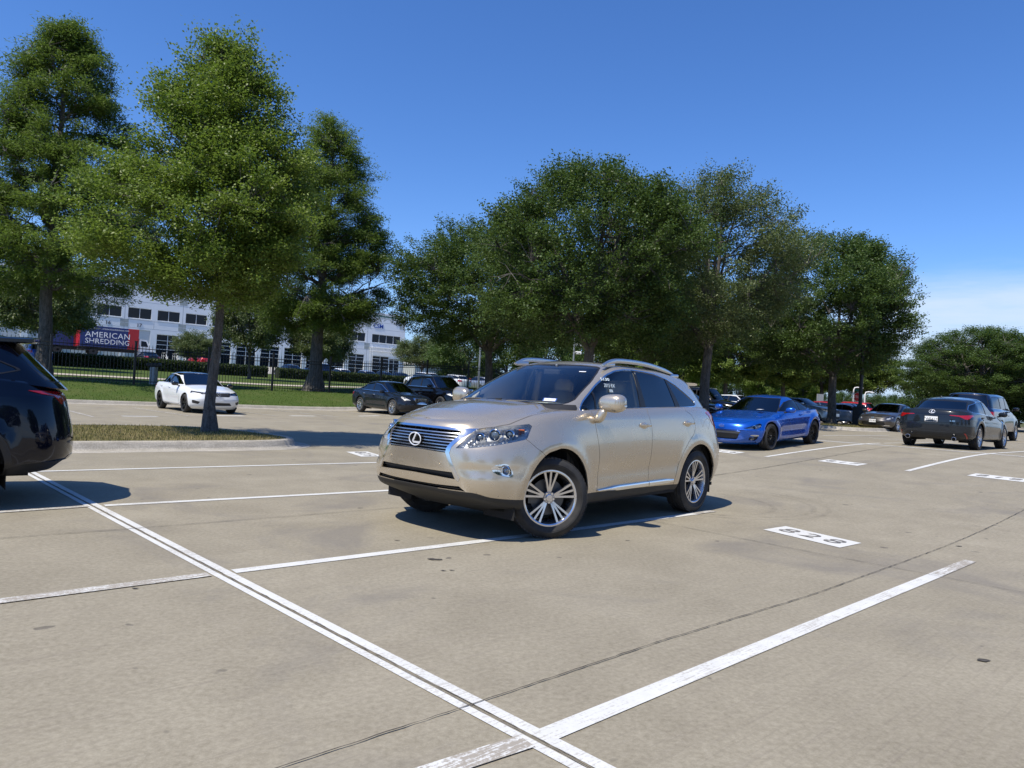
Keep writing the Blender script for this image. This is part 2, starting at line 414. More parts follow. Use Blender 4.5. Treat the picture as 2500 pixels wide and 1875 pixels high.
def contour_pts(L, nf, ns, nr):
    """half plan outline of one level: nose centre -> side -> tail centre"""
    th = np.linspace(0, 1, nf+1)**1.0*math.pi/2; e = 2.0/L.get('n', 2.5)
    xf, rf, xr, rr = L['xf'], L['rf'], L['xr'], L['rr']
    c, s = np.cos(th), np.sin(th); c[-1] = 0
    x1 = xf-rf+rf*c**e; y1 = s**e
    th2 = np.linspace(1, 0, nr+1)*math.pi/2; e2 = 2.0/L.get('m', 2.6); c2, s2 = np.cos(th2), np.sin(th2); c2[0] = 0
    x3 = xr+rr-rr*c2**e2; y3 = s2**e2
    xs = np.linspace(xf-rf, xr+rr, ns+1)
    x = np.concatenate([x1, xs[1:-1], x3]); y = np.concatenate([y1, np.ones(ns-1), y3])
    return x, y*ease(L['W'], x), ease(L['Z'], x)
def loft(levels, crown, nf=24, ns=60, nr=18, k=4, nt=12, disp=None, front_dx=0.0):
    R = np.array([np.stack(contour_pts(L, nf, ns, nr), 1) for L in levels])
    G = catmull(R, k); top = G[-1]; rows = [G]
    t = np.linspace(0, 1, nt+1)[1:]
    cr = ease(crown, top[:, 0])
    for tt in t:
        r = top.copy(); r[:, 1] *= (1-tt); r[:, 2] += cr*(1-(1-tt)**2.2)*np.clip(top[:, 1]/(top[:, 1].max()*.55), 0, 1)**.8
        rows.append(r[None])
    G = np.concatenate(rows)
    if disp is not None: G = disp(G)
    # normals
    du = np.gradient(G, axis=1); dv = np.gradient(G, axis=0); N = np.cross(dv, du)
    ln = np.linalg.norm(N, axis=2); bad = ln < 1e-9
    N /= (ln+1e-15)[..., None]
    for i in (0, -1):
        N[:, i, 1] = 0; N[:, i] /= np.linalg.norm(N[:, i], axis=1)[:, None]+1e-12
    N[-1, :, 1] = 0; N[-1] /= np.linalg.norm(N[-1], axis=1)[:, None]+1e-12
    for i, j in zip(*np.where(bad)): N[i, j] = (0, 0, 1)
    if N[:, N.shape[1]//2, 1][2] < 0: N = -N
    nv, nu = G.shape[:2]; F = []
    for a in range(nv-1):
        for b in range(nu-1): F.append([a*nu+b, a*nu+b+1, (a+1)*nu+b+1, (a+1)*nu+b])
    V = G.reshape(-1, 3); Nn = N.reshape(-1, 3)
    # drop zero faces, make winding agree with normals
    out = []
    for f in F:
        p = V[f]; a = np.cross(p[2]-p[0], p[3]-p[1])
        if np.linalg.norm(a) < 1e-7: continue
        out.append(f if a@Nn[f].sum(0) > 0 else f[::-1])
    return Surf(V, Nn, out)
# ---------------------------------------------------------------- champagne crossover: surfaces (car frame: x forward from the front axle, y left, z up)
HB = [  # body levels, sill to shoulder
 dict(xf=.58, rf=.62, n=2.4, xr=-3.50, rr=.5, W=[(.7, .72), (.3, .80), (-3.6, .80)], Z=[(.8, .235), (.2, .25), (-2.2, .25), (-3.6, .30)]),
 dict(xf=.825, rf=.82, n=3.3, xr=-3.66, rr=.55, W=[(.8, .875), (0, .90), (-1.4, .89), (-3.6, .86)], Z=[(.9, .375), (.3, .29), (-2.2, .31), (-3.7, .36)]),
 dict(xf=.90, rf=.90, n=3.5, xr=-3.76, rr=.6, W=[(.8, .90), (0, .925), (-1.4, .915), (-2.7, .92), (-3.7, .88)], Z=[(.9, .42), (.3, .40), (-2.2, .41), (-3.8, .47)]),
 dict(xf=.925, rf=.92, n=3.5, xr=-3.80, rr=.62, W=[(.8, .91), (0, .935), (-1.4, .926), (-2.7, .936), (-3.8, .89)], Z=[(.9, .54), (.3, .55), (-3.8, .58)]),
 dict(xf=.93, rf=.93, n=3.3, xr=-3.81, rr=.62, W=[(.8, .90), (0, .938), (-1.4, .934), (-2.7, .942), (-3.8, .88)], Z=[(.9, .68), (.3, .72), (-3.8, .74)]),
 dict(xf=.925, rf=.94, n=3.0, xr=-3.75, rr=.62, W=[(.8, .87), (.3, .91), (-.1, .934), (-1.4, .934), (-2.7, .938), (-3.8, .86)], Z=[(.9, .82), (.3, .86), (-3.8, .90)]),
 dict(xf=.90, rf=.95, n=2.5, xr=-3.72, rr=.62, W=[(.8, .83), (.3, .865), (-.1, .905), (-1.4, .918), (-2.7, .92), (-3.8, .82)], Z=[(.9, .92), (.3, .97), (-.6, 1.02), (-3.8, 1.04)]),
 dict(xf=.855, rf=.95, n=2.35, xr=-3.68, rr=.60, W=[(.8, .78), (.3, .81), (-.1, .86), (-.7, .885), (-2.0, .885), (-2.8, .87), (-3.7, .78)], Z=[(.86, .985), (.5, 1.02), (.1, 1.085), (-.6, 1.13), (-1.6, 1.16), (-2.8, 1.20), (-3.7, 1.14)]),
 dict(xf=.80, rf=.93, n=2.3, xr=-3.62, rr=.55, W=[(.8, .72), (.3, .75), (-.1, .80), (-.7, .850), (-2.0, .842), (-2.8, .82), (-3.6, .74)], Z=[(.80, 1.012), (.5, 1.055), (.1, 1.125), (-.3, 1.165), (-.6, 1.183), (-1.6, 1.225), (-2.5, 1.255), (-3.0, 1.26), (-3.6, 1.19)]),
]
HBC = [(.8, .035), (.6, .066), (.3, .070), (-.1, .064), (-.4, .06), (-3.6, .02)]
def hero_disp(G):
    x, y, z = G[..., 0], G[..., 1], G[..., 2]; ok = y > .5
    for cx in (0.0, -2.745):                                   # wheel arch lips
        d = np.hypot(x-cx, z-.375); g = .016*np.exp(-((d-.49)/.055)**2)*ok
        G[..., 1] += g
    # long hollow over the sill and a soft crease over it
    s = np.clip((-.55-x)/.15, 0, 1)*np.clip((x+2.35)/.15, 0, 1)
    G[..., 1] -= .014*s*np.exp(-((z-(.55+.02*(-x)))/.075)**2)*ok
    # bumper: fog lamp shelf
    a = np.clip((x-.25)/.25, 0, 1)*ok
    G[..., 0] -= .022*a*np.exp(-((z-.625)/.035)**2)*np.clip((y-.5)/.15, 0, 1)
    # hood: raised middle running back from the grille corners, and a shoulder crease along the doors
    yc = ease([(-.4, .60), (.3, .56), (.9, .46)], x); h = np.clip((z-.93)/.06, 0, 1)*np.clip((x+.5)/.1, 0, 1)
    G[..., 2] += .021*h/(1+np.exp((y-yc)/.012)) - .006*h*np.exp(-((y-yc-.06)/.04)**2)
    zc = 1.10+.035*(-x-.6)*.6; m = np.clip((-x+.1)/.5, 0, 1)*ok
    G[..., 1] += .007*m*np.exp(-((z-zc)/.018)**2)
    return G
HG = [  # greenhouse levels
 dict(xf=-.03, rf=.50, n=2.5, xr=-3.60, rr=.50, m=2.6, W=[(0, .80), (-.5, .842), (-2.0, .836), (-2.8, .815), (-3.6, .72)], Z=[(0, 1.185), (-.5, 1.155), (-.7, 1.15), (-1.6, 1.19), (-2.5, 1.22), (-3.0, 1.22), (-3.6, 1.16)]),
 dict(xf=-.40, rf=.42, n=2.6, xr=-3.50, rr=.48, m=2.6, W=[(-.3, .76), (-.8, .793), (-2.0, .79), (-2.8, .765), (-3.5, .67)], Z=[(-.3, 1.36), (-.8, 1.34), (-1.6, 1.35), (-2.5, 1.36), (-3.5, 1.30)]),
 dict(xf=-.76, rf=.38, n=2.8, xr=-3.38, rr=.46, m=2.6, W=[(-.7, .69), (-1.1, .735), (-2.0, .735), (-2.8, .70), (-3.4, .62)], Z=[(-.7, 1.515), (-1.6, 1.52), (-2.5, 1.495), (-3.4, 1.43)]),
 dict(xf=-.99, rf=.34, n=2.9, xr=-3.29, rr=.46, m=2.6, W=[(-1, .64), (-1.4, .685), (-2.0, .685), (-2.8, .645), (-3.3, .575)], Z=[(-.98, 1.61), (-1.4, 1.625), (-2.0, 1.622), (-2.6, 1.585), (-3.3, 1.52)]),
 dict(xf=-1.08, rf=.32, n=2.9, xr=-3.25, rr=.46, m=2.6, W=[(-1.1, .58), (-1.4, .625), (-2.0, .625), (-2.8, .59), (-3.3, .53)], Z=[(-1.07, 1.642), (-1.4, 1.665), (-2.0, 1.665), (-2.6, 1.63), (-3.3, 1.555)]),
]
HGC = [(-1.08, .015), (-1.3, .045), (-2.2, .055), (-3.2, .03)]
# ---------------------------------------------------------------- wheels and small car parts
_wheelcache = {}
def spoke_angles(style):
    g = {'triple5': (5, (-14.5, 0, 14.5)), 'ten': (10, (0,)), 'five': (5, (0,)), 'twin5': (5, (-9, 9)), 'mesh': (10, (-7, 7)), 'twin7': (7, (-7, 7))}[style]
    return [(90+i*360/g[0]+d, d) for i in range(g[0]) for d in g[1]], g
def wheel(parent, x, y, side, R=.37, rim=.25, w=.235, style='triple5', face=None, dark=None, steer=0.0, q=1.0, label=None):
    """rim and hub as the wheel mesh, tyre and brake disc as its parts; axle along y, outer face towards side"""
    face = face or MACHINED; dark = dark or DARKSILVER; key = (R, rim, w, style, face.name, dark.name, q)
    if key not in _wheelcache:
        n = int(56*q) if q < 1 else 64; h = w/2
        T = MB(); r0 = rim+.004; pr = [(r0-.012, -h*.80), (r0+.004, -h*.86), (r0+.02, -h*.95), ((R+rim)/2, -h*1.06), (R-.03, -h*.97), (R-.012, -h*.86), (R-.003, -h*.70)]
        if q >= 1:
            for gx in (-.36, 0, .36):
                pr += [(R, h*(gx-.05)-h*.02), (R-.009, h*(gx-.04)), (R-.009, h*(gx+.04)), (R, h*(gx+.05)+h*.02)]
        pr += [(R-.003, h*.70), (R-.012, h*.86), (R-.03, h*.97), ((R+rim)/2, h*1.06), (r0+.02, h*.95), (r0+.004, h*.86), (r0-.012, h*.80)]
        T.lathe(pr, n)
        if q >= 1:                                           # shoulder blocks and raised sidewall ring
            for k in range(64):
                a = 2*math.pi*k/64
                for s in (-1, 1):
                    M = Matrix.Rotation(-a, 4, 'Y') @ Matrix.Translation((R-.012, 0, 0))
                    T.box(-.012, .0118, s*h*.76-.012, s*h*.76+.012, -.0135, .0135, M=M)
            for s in (-1, 1): T.lathe([(rim+.045, s*h*1.035), (rim+.047, s*(h*1.035+.002)), (rim+.05, s*h*1.045)], n)
        W_ = MB(); wi = h*.88
        W_.lathe([(rim+.006, wi*.93), (rim+.008, wi), (rim-.002, wi), (rim-.014, wi*.93), (rim-.022, wi*.7), (rim-.03, wi*.2), (rim-.03, -wi*.9), (rim+.004, -wi)], n, 1)
        W_.lathe([(rim+.008, wi*.995), (rim-.004, wi+.001), (rim-.012, wi*.96)], n, 0)
        hubr = .056 if rim > .2 else .046; zf = wi*.70
        ang, g = spoke_angles(style)
        wb = {'triple5': .0145, 'ten': .022, 'five': .05, 'twin5': .026, 'mesh': .011, 'twin7': .016}[style]*rim/.25
        for a, d in ang:
            A = math.radians(a); inner = hubr*.92; c, s = math.cos(A), math.sin(A)
            # foot of the spoke gathers towards the group centre
            A0 = math.radians(a-d*.45) if len(g[1]) > 1 else A
            if style == 'mesh': A0 = math.radians(a+d*1.1)
            P0 = np.array([math.cos(A0)*inner, math.sin(A0)*inner]); P1 = np.array([c*(rim-.012), s*(rim-.012)])
            dr = (P1-P0)/np.linalg.norm(P1-P0); nn = np.array([-dr[1], dr[0]]); V = []
            mid = (P0+P1)/2; k0, k1 = (1.15, 1.0) if d else (1.3, .85)
            for P, ww, zz in ((P0, wb*.62*k0, zf-.004), (P0*.55+P1*.45, wb*.58, zf+.010), (P0*.2+P1*.8, wb*.66, zf+.016), (P1, wb*.75*k1, wi*.90)):
                for e, zo in ((-1, 0), (1, 0), (1.25, -.03), (-1.25, -.03)):
                    q2 = P+nn*ww*e; V.append((q2[0], zz+zo, q2[1]))
            F = []; 
            for i in range(3):
                for j in range(4): F.append([i*4+j, i*4+(j+1) % 4, i*4+4+(j+1) % 4, i*4+4+j])
            b = len(W_.V); W_.V += V
            for fi, f in enumerate(F): W_.F.append([b+t for t in f]); W_.fm.append(0 if fi % 4 == 0 else 1)
        W_.lathe([(hubr, zf-.04), (hubr, zf-.004), (hubr-.006, zf+.002), (.034, zf+.002)], 32, 1)
        W_.lathe([(.034, zf), (.033, zf+.012), (.028, zf+.016), (.0001, zf+.017)], 24, 0)
        for k in range(5):
            a = math.radians(90+36+72*k); W_.lathe([(.0001, zf+.005), (.010, zf+.005), (.0105, zf-.01)], 10, 2, c=(math.cos(a)*hubr*.78, 0, math.sin(a)*hubr*.78))
            W_.lathe([(.016, zf+.004), (.012, zf-.002), (.012, zf-.02)], 12, 1, c=(math.cos(a)*hubr*.78, 0, math.sin(a)*hubr*.78))
        D = MB().lathe([(.05, -.01), (rim*.66, -.01), (rim*.66, .012), (.05, .012)], 40)
        D.box(rim*.40, rim*.74, -.03, .028, -.06, .10)
        _wheelcache[key] = (T, W_, D)
    T, W_, D = _wheelcache[key]
    if key+('m',) not in _wheelcache:
        o = W_.obj('wheel', None, None, mats=[face, dark, CHROME], auto=35); t = T.obj('tyre', TYRE, None, auto=40); d = D.obj('brake_disc', simple('brake_steel', (.12, .12, .12), .45, .7), None, auto=35)
        t.parent = o; d.parent = o; _wheelcache[key+('m',)] = o
    else: o = dup_tree(_wheelcache[key+('m',)])
    o.parent = parent; o.location = (x, y, R); o.rotation_euler = (0, 0, (0 if side > 0 else math.pi)+steer)
    return o
def band(P, w, h, n=8):
    """soft bar following 3D points: flat oval section w (level, across) x h (up)"""
    b = MB(); P = [Vector(p) for p in P]
    for i, p in enumerate(P):
        t = (P[min(i+1, len(P)-1)]-P[max(i-1, 0)]).normalized(); a = t.cross(Vector((0, 0, 1))).normalized(); c = a.cross(t)
        ww = w[i] if hasattr(w, '__len__') else w; hh = h[i] if hasattr(h, '__len__') else h
        for k in range(n):
            an = 2*math.pi*(k+.5)/n; cc, ss = math.cos(an), math.sin(an)
            b.V.append(tuple(p+a*ww*math.copysign(abs(cc)**.6, cc)+c*hh*math.copysign(abs(ss)**.6, ss)))
    m = len(P)
    for i in range(m-1):
        for k in range(n): j = (k+1) % n; b.F.append([i*n+k, i*n+j, i*n+n+j, i*n+n+k]); b.fm.append(0)
    b.F += [list(range(n))[::-1], [(m-1)*n+k for k in range(n)]]; b.fm += [0, 0]
    return b
def blob(c, r, ex=2.6, nu=20, nv=12, M=None, f=None):
    """superellipsoid; f deforms unit points"""
    b = MB(); V = []
    for i in range(nv+1):
        ph = -math.pi/2+math.pi*i/nv
        for j in range(nu):
            th = 2*math.pi*j/nu; sg = lambda v: math.copysign(abs(v)**(2/ex), v)
            p = Vector((sg(math.cos(ph))*sg(math.cos(th)), sg(math.cos(ph))*sg(math.sin(th)), sg(math.sin(ph))))
            if f: p = f(p)
            p = Vector((c[0]+p.x*r[0], c[1]+p.y*r[1], c[2]+p.z*r[2])); V.append(M @ p if M is not None else p)
    F = [[i*nu+j, i*nu+(j+1) % nu, (i+1)*nu+(j+1) % nu, (i+1)*nu+j] for i in range(nv) for j in range(nu)]
    return b.add(V, F)
def seat(parent, x, y, z, m, name='seat'):
    b = blob((x, y, z+.08), (.27, .25, .10), 3.2); bk = blob((x-.33, y, z+.42), (.09, .24, .34), 3.2, f=lambda p: Vector((p.x-p.z*.9, p.y*(1-.12*p.z), p.z)))
    hr = blob((x-.42, y, z+.80), (.055, .135, .10), 2.8)
    b.add(bk.V, bk.F); b.add(hr.V, hr.F); return b.obj(name, m, parent, auto=50)
def wells(parent, xs, R, hw, z0=.2, zc=.37):
    """wheel housings: dark arches inside the body"""
    for cx in xs:
        for s in (-1, 1):
            n = 14; V = []
            for i in range(n+1):
                a = math.pi*i/n; V += [(cx+math.cos(a)*R, s*hw, zc+math.sin(a)*R), (cx+math.cos(a)*R, s*(hw-.36), zc+math.sin(a)*R)]
            V += [(cx+R, s*hw, z0), (cx+R, s*(hw-.36), z0), (cx-R, s*hw, z0), (cx-R, s*(hw-.36), z0)]
            m = 2*n+2; F = [[2*i, 2*i+2, 2*i+3, 2*i+1] for i in range(n)]+[[0, 1, m+1, m], [2*n, m+2, m+3, 2*n+1]]
            F.append([2*i+1 for i in range(n+1)]+[m+3, m+1]); MB().add(V, F).obj('wheel_well', WELL, parent)
def plate(parent, o, xax, yax, w, h, txt=None, name='number_plate', col=None):
    M = frame(o, xax, yax); b = MB()
    b.box(-w/2, w/2, -h/2, h/2, 0, .006, M=M); p = b.obj(name, col or WHITEPT, parent)
    if txt:
        text_obj('plate_text', txt, h*.62, M @ Matrix.Translation((0, -h*.04, .0075)) @ Matrix.Scale(.86, 4, (1, 0, 0)), BLACKPL, p, .0008)
        b = MB()
        for a in ((-w/2-.008, w/2+.008, h/2-.004, h/2+.012), (-w/2-.008, w/2+.008, -h/2-.012, -h/2+.004), (-w/2-.012, -w/2+.004, -h/2, h/2), (w/2-.004, w/2+.012, -h/2, h/2)): b.box(*a, .001, .011, M=M)
        b.obj('plate_frame', BLACKPL, p)
    return p
def ell_ring(M, rx, ry, w, t, n=36):
    b = MB(); V = []; F = []
    for k in range(n):
        a = 2*math.pi*k/n; c, s = math.cos(a), math.sin(a)
        for r, z in ((1, 0), (1, t*.7), (1-w*.5, t), (1-w, t*.7), (1-w, 0)): V.append(M @ Vector((rx*c*r if r == 1 else (rx-(1-r)*min(rx, ry))*c, ry*s if r == 1 else (ry-(1-r)*min(rx, ry))*s, z)))
    for k in range(n):
        j = (k+1) % n
        for i in range(4): F.append([k*5+i, j*5+i, j*5+i+1, k*5+i+1])
    return b.add(V, F)
def stroke(b, pts, w, t, M, mi=0):
    """polyline as a flat ribbon with thickness in the plane of M"""
    P = [np.array(p, float) for p in pts]; L = []; R = []
    for i, p in enumerate(P):
        d = P[min(i+1, len(P)-1)]-P[max(i-1, 0)]; d = d/(np.linalg.norm(d)+1e-9); n = np.array([-d[1], d[0]])*(w/2); L.append(p+n); R.append(p-n)
    m = len(P); V = [M @ Vector((q[0], q[1], z)) for z in (0, t) for q in L+R]
    F = []
    for i in range(m-1):
        F.append([2*m+i, 2*m+i+1, 3*m+i+1, 3*m+i][::-1]); F.append([i, i+1, 2*m+i+1, 2*m+i]); F.append([m+i, m+i+1, 3*m+i+1, 3*m+i][::-1])
    F.append([0, m, 3*m, 2*m]); F.append([m-1, 2*m-1, 4*m-1, 3*m-1][::-1])
    return b.add(V, F, mi)
def oval_badge(parent, M, rx, ry, name='badge', m=None):
    """chrome oval with a slanted hooked stroke inside"""
    b = ell_ring(M, rx, ry, .13*rx/min(rx, ry) if False else .16, .006)
    stroke(b, [(rx*.22, ry*.86), (-rx*.30, -ry*.32), (-rx*.22, -ry*.46), (rx*.80, -ry*.46)], ry*.26, .007, M)
    return b.obj(name, m or simple('badge_silver', (.86, .87, .89), .28, .35), parent, auto=40)
# ---------------------------------------------------------------- champagne crossover: parts
CHAMP = paint('champagne_paint', (.595, .515, .395), .68, .27, dust=.015)
def P3(pts, phi): c, s = math.cos(phi), math.sin(phi); return [(p[1]*c-p[0]*s, p[2]) for p in pts]
def build_hero(loc, yaw):
    r = thing('crossover', 'champagne beige crossover parked alone in the middle of the empty stalls, front wheels turned', 'car', loc, yaw)
    B = loft(HB, HBC, disp=hero_disp); G = loft(HG, HGC, nf=18, ns=50, nr=14, k=5)
    def arch(cx, R, zc=.375): return lambda V, N: np.maximum(np.hypot(V[:, 0]-cx, (V[:, 2]-zc))-R, (.45-V[:, 1]))
    for cx, R in ((-.025, .452), (-2.765, .447)): B = B.cut(arch(cx, R))[1]
    # opening below the cabin
    cab = [(-.17, -.1), (-.16, .3), (-.24, .56), (-.38, .70), (-.52, .77), (-1.0, .80), (-2.4, .79), (-3.0, .76), (-3.4, .62), (-3.5, .3), (-3.52, -.1)]
    B = B.cut(lambda V, N: np.maximum(poly_sd(cab, V[:, :2]), 1.08-V[:, 2]))[1]
    # lower cladding
    def clad(V, N):
        return V[:, 2]-np.where(V[:, 0] > -.2, ease([(.0, .38), (.29, .381), (.57, .390), (.71, .404), (.83, .438), (.95, .438)], V[:, 0]), ease([(-3.9, .40), (-3.2, .36), (-2.9, .33), (-2.3, .365), (-.3, .385)], V[:, 0]))
    C, B = B.cut(clad)
    # front openings
    phi = math.radians(48)
    hl3 = [(.876, .475, .804), (.796, .522, .903), (.71, .550, .968), (.577, .633, 1.001), (.444, .719, 1.016), (.280, .789, 1.038), (.266, .812, 1.02), (.318, .835, .970), (.360, .845, .918), (.398, .846, .902), (.556, .799, .871), (.657, .748, .848), (.81, .603, .815)]
    fhl = prot(P3(hl3, phi), phi)
    hl, B = B.cut(fhl, 2)
    gr_in = [(-.1, .961), (.25, .957), (.463, .950), (.445, .893), (.415, .845), (.388, .80), (.384, .757), (.1, .764), (-.1, .765)]
    fgr = pyz(gr_in, nx=.2); gr, B = B.cut(fgr, 1)
    chrome_pts = [(-.1, .961), (.25, .957), (.463, .950), (.445, .893), (.415, .845), (.388, .80), (.384, .757), (.434, .670), (.478, .600), (.516, .534), (.538, .528), (.545, .548), (.500, .613), (.462, .683), (.425, .757), (.435, .812), (.476, .865), (.522, .922), (.558, .976), (.40, .972), (.25, .976), (-.1, .979)]
    fch = pyz(chrome_pts, nx=.15); ch, B = B.cut(fch, 2)
    low1 = [(-.1, .594), (.30, .596), (.470, .597), (.503, .538), (.30, .545), (-.1, .551)]
    low2 = [(-.1, .469), (.30, .474), (.54, .482), (.592, .441), (.30, .438), (-.1, .436)]
    l1, B = B.cut(pyz(low1, nx=.3), 2); l2, B = B.cut(pyz(low2, nx=.3), 2)
    fog3 = [(.722, .758, .648), (.708, .775, .675), (.66, .81, .695), (.60, .845, .694), (.571, .857, .668), (.555, .868, .62), (.555, .871, .582), (.633, .832, .592), (.693, .785, .610)]
    fog, B = B.cut(prot(smooth_poly(P3(fog3, phi), 1), phi), 2)
    # side doors
    fd = [(-.56, 1.4), (-.576, 1.18), (-.582, 1.095), (-.60, .96), (-.650, .75), (-.657, .2), (-1.617, .2), (-1.622, .41), (-1.632, .60), (-1.645, .83), (-1.650, .96), (-1.648, 1.04), (-1.612, 1.14), (-1.615, 1.18), (-1.65, 1.235), (-1.66, 1.4)]
    rd = [(-1.66, 1.4), (-1.65, 1.235), (-1.615, 1.18), (-1.612, 1.14), (-1.648, 1.04), (-1.650, .96), (-1.645, .83), (-1.632, .60), (-1.622, .41), (-1.617, .2), (-2.20, .2), (-2.20, .42), (-2.26, .60), (-2.35, .74), (-2.48, .86), (-2.60, .94), (-2.665, 1.02), (-2.66, 1.11), (-2.60, 1.17), (-2.49, 1.215), (-2.47, 1.4)]
    def seam(s, f, w=.0028):
        a, o = s.cut(offs(f, -w)); g, o = o.cut(offs(f, w)); return a, g, o
    gaps = []
    d1, g, B = seam(B, pxz(fd, .4)); gaps.append(g)
    d2, g, B = seam(B, pxz(rd, .4)); gaps.append(g)
    hoodp = [(2, -.2), (2, .557), (.684, .557), (.571, .641), (.447, .700), (.367, .712), (.27, .724), (.117, .741), (-.055, .757), (-.20, .742), (-.30, .70), (-.6, .55), (-.6, -.2)]
    hd, g, B = seam(B, lambda V, N: np.maximum(np.maximum(poly_sd(hoodp, V[:, :2]), .968-V[:, 2]), -.56-V[:, 0])); gaps.append(g)
    bl = [(-1.2, .30), (-.2, .40), (.152, .731), (.30, .832), (.383, .905), (.50, .965), (2, .965)]
    fb = lambda V, N: np.maximum(line_sd(bl, V[:, [0, 2]]), .02-V[:, 0])
    bu, g, B = seam(B, fb, .002); gaps.append(g)
    fuel = lambda V, N: np.maximum(np.hypot((V[:, 0]+2.945)/.86, V[:, 2]-1.03)-.10, .3-V[:, 1])
    B.skirt(.016).obj('body', CHAMP, r)
    for d, nm in ((d1, 'front_door'), (d2, 'rear_door')): d.skirt(.010).obj(nm, CHAMP, r, split=True)
    hd.skirt(.012).obj('hood', CHAMP, r); bu.skirt(.012).obj('front_bumper', CHAMP, r)
    gp = gaps[0]
    for g in gaps[1:]: gp = gp+g
    gp.off(-.008).obj('panel_gap', GAP, r)
    C.skirt(.02).obj('lower_cladding', GREYPL, r)
    # fuel door outline as a thin raised ring on the left side only
    fr = []
    # grille: backing, slats, surround
    gl = gr.off(-.055).obj('grille_backing', BLACKPL, r)
    zs = [.932, .905, .878, .851, .823, .795, .770]; sl = None
    for z in zs:
        f = lambda V, N, z=z: np.abs(V[:, 2]-z-.02*np.minimum(0, 0))-.0058
        a, rest = gr.cut(lambda V, N, z=z: z-.004-V[:, 2]); a, _ = a.cut(lambda V, N, z=z: V[:, 2]-z-.004)
        a = a.off(-.010).skirt(.03); sl = a if sl is None else sl+a
    sl.obj('grille_slats', SATIN, r)
    ch.off(.004).skirt(.02).obj('grille_surround', CHROME, r)
    b = MB()
    for y in np.arange(-.36, .37, .09):
        b.box(.80-.16*abs(y), .86-.30*abs(y)**1.6, y-.003, y+.003, .768, .95)
    b.obj('grille_rib', BLACKPL, r)
    bM = frame((.928, 0, .848), (0, 1, 0), (0.05, 0, 1))
    MB().lathe([(.0001, .0), (.066, .0), (.070, -.012)], 32).obj('x', None) if False else None
    bk = MB(); bk.add([bM @ Vector((.078*math.cos(a), .060*math.sin(a), -.004)) for a in np.linspace(0, 2*math.pi, 33)[:-1]], [list(range(32))])
    bd = bk.obj('badge_plate', GLOSSBLK, r); oval_badge(bd, bM, .083, .062)
    l1.off(-.045).obj('lower_grille', BLACKPL, r); l2.off(-.05).obj('lower_intake', BLACKPL, r)
    a = None
    for z0, z1_, src in ((.569, .590, l1), (.448, .456, l2)):
        s_, _ = src.cut(lambda V, N: z0-V[:, 2]); s_, _ = s_.cut(lambda V, N: V[:, 2]-z1_); s_ = s_.off(-.022).skirt(.02); a = s_ if a is None else a+s_
    a.obj('lower_grille_bar', BLACKPL, r)
    # headlights: bowl, projector, side reflector, running light, lens
    bowl = hl.off(-.048); lens = hl.off(.001)
    for s in (1, -1):
        q = bowl if s > 0 else bowl.mirror(); w = hl.skirt(.048); w = Surf(w.V[len(hl.V):], w.N[len(hl.V):], [[a-len(hl.V) for a in F] for F in w.F[len(hl.F):]])
        w = w if s > 0 else w.mirror(); q = (q+w).compact()
        h = new_obj('headlight', q.V, q.F, simple('headlight_bowl', (.80, .81, .82), .42, .25, vary=.25, scale=25), r, N=q.N)
        e = lens if s > 0 else lens.mirror(); e = e.compact(); new_obj('headlight_lens', e.V, e.F, LENS, h, N=e.N)
        for (px, py, pz, rr, fx) in ((.610, .685, .930, .044, 1), (.715, .610, .905, .032, 1), (.495, .755, .940, .032, .9)):
            M = Matrix.Translation((px, s*py, pz)) @ Matrix.Rotation(s*math.radians(22), 4, 'Z')
            pj = MB().lathe([(rr*1.18, -.05), (rr*1.25, .012), (rr*1.12, .016), (rr, .004), (rr*.98, -.01)], 28, 0, 'x')
            pj.lathe([(rr*.96, -.008), (rr*.8, .006), (rr*.45, .016), (.0001, .02)], 28, 1, 'x'); pj.V = [tuple(M @ Vector(v)) for v in pj.V]
            pj.obj('projector', None, h, mats=[CHROME, simple('projector_glass', (.10, .13, .16), .03, .2, 1.0)], auto=50)
        am = MB(); am.V = []; M = Matrix.Translation((.385, s*.795, .965)) @ Matrix.Rotation(s*math.radians(60), 4, 'Z')
        am.box(-.01, .0, -.03, .03, -.028, .024, M=M, bev=.005); am.obj('side_reflector', AMBER, h)
        dr = MB(); k = 16
        for i in range(k):
            t = i/(k-1); px, py, pz = .845*(1-t)+.43*t+.05*math.sin(math.pi*t), .49*(1-t)+.82*t+.03*math.sin(math.pi*t), .812*(1-t)+.89*t-.012*math.sin(math.pi*t)
            dr.box(px-.012, px+.004, s*py-.007, s*py+.007, pz-.002, pz+.011, bev=.003)
        dr.obj('running_light', simple('led_white', (.9, .92, .95), .2, 0, coat=.5), h)
    # fog lamps
    fg = fog.off(-.028); fs = fog.skirt(.03); fs = Surf(fs.V[len(fog.V):], fs.N[len(fog.V):], [[a-len(fog.V) for a in F] for F in fs.F[len(fog.F):]])
    rg, _ = fog.cut(lambda V, N: np.maximum(-offs(prot(smooth_poly(P3(fog3, phi), 1), phi), -.010)(V, N), -1)); rg = rg.off(.003).skirt(.01)
    for s in (1, -1):
        q = (fg+fs+rg).compact(); q = q if s > 0 else q.mirror(); h = new_obj('fog_lamp', q.V, q.F, CHROME, r, N=q.N)
        M = Matrix.Translation((.600, s*.815, .636)) @ Matrix.Rotation(s*math.radians(30), 4, 'Z')
        pj = MB().lathe([(.044, -.03), (.046, .012), (.041, .014), (.036, 0)], 28, 0, 'x').lathe([(.036, -.002), (.03, .006), (.0001, .012)], 28, 1, 'x')
        pj.V = [tuple(M @ Vector(v)) for v in pj.V]; pj.obj('lamp', None, h, mats=[CHROME, simple('fog_glass', (.30, .32, .34), .08, .6, 1.0)], auto=50)
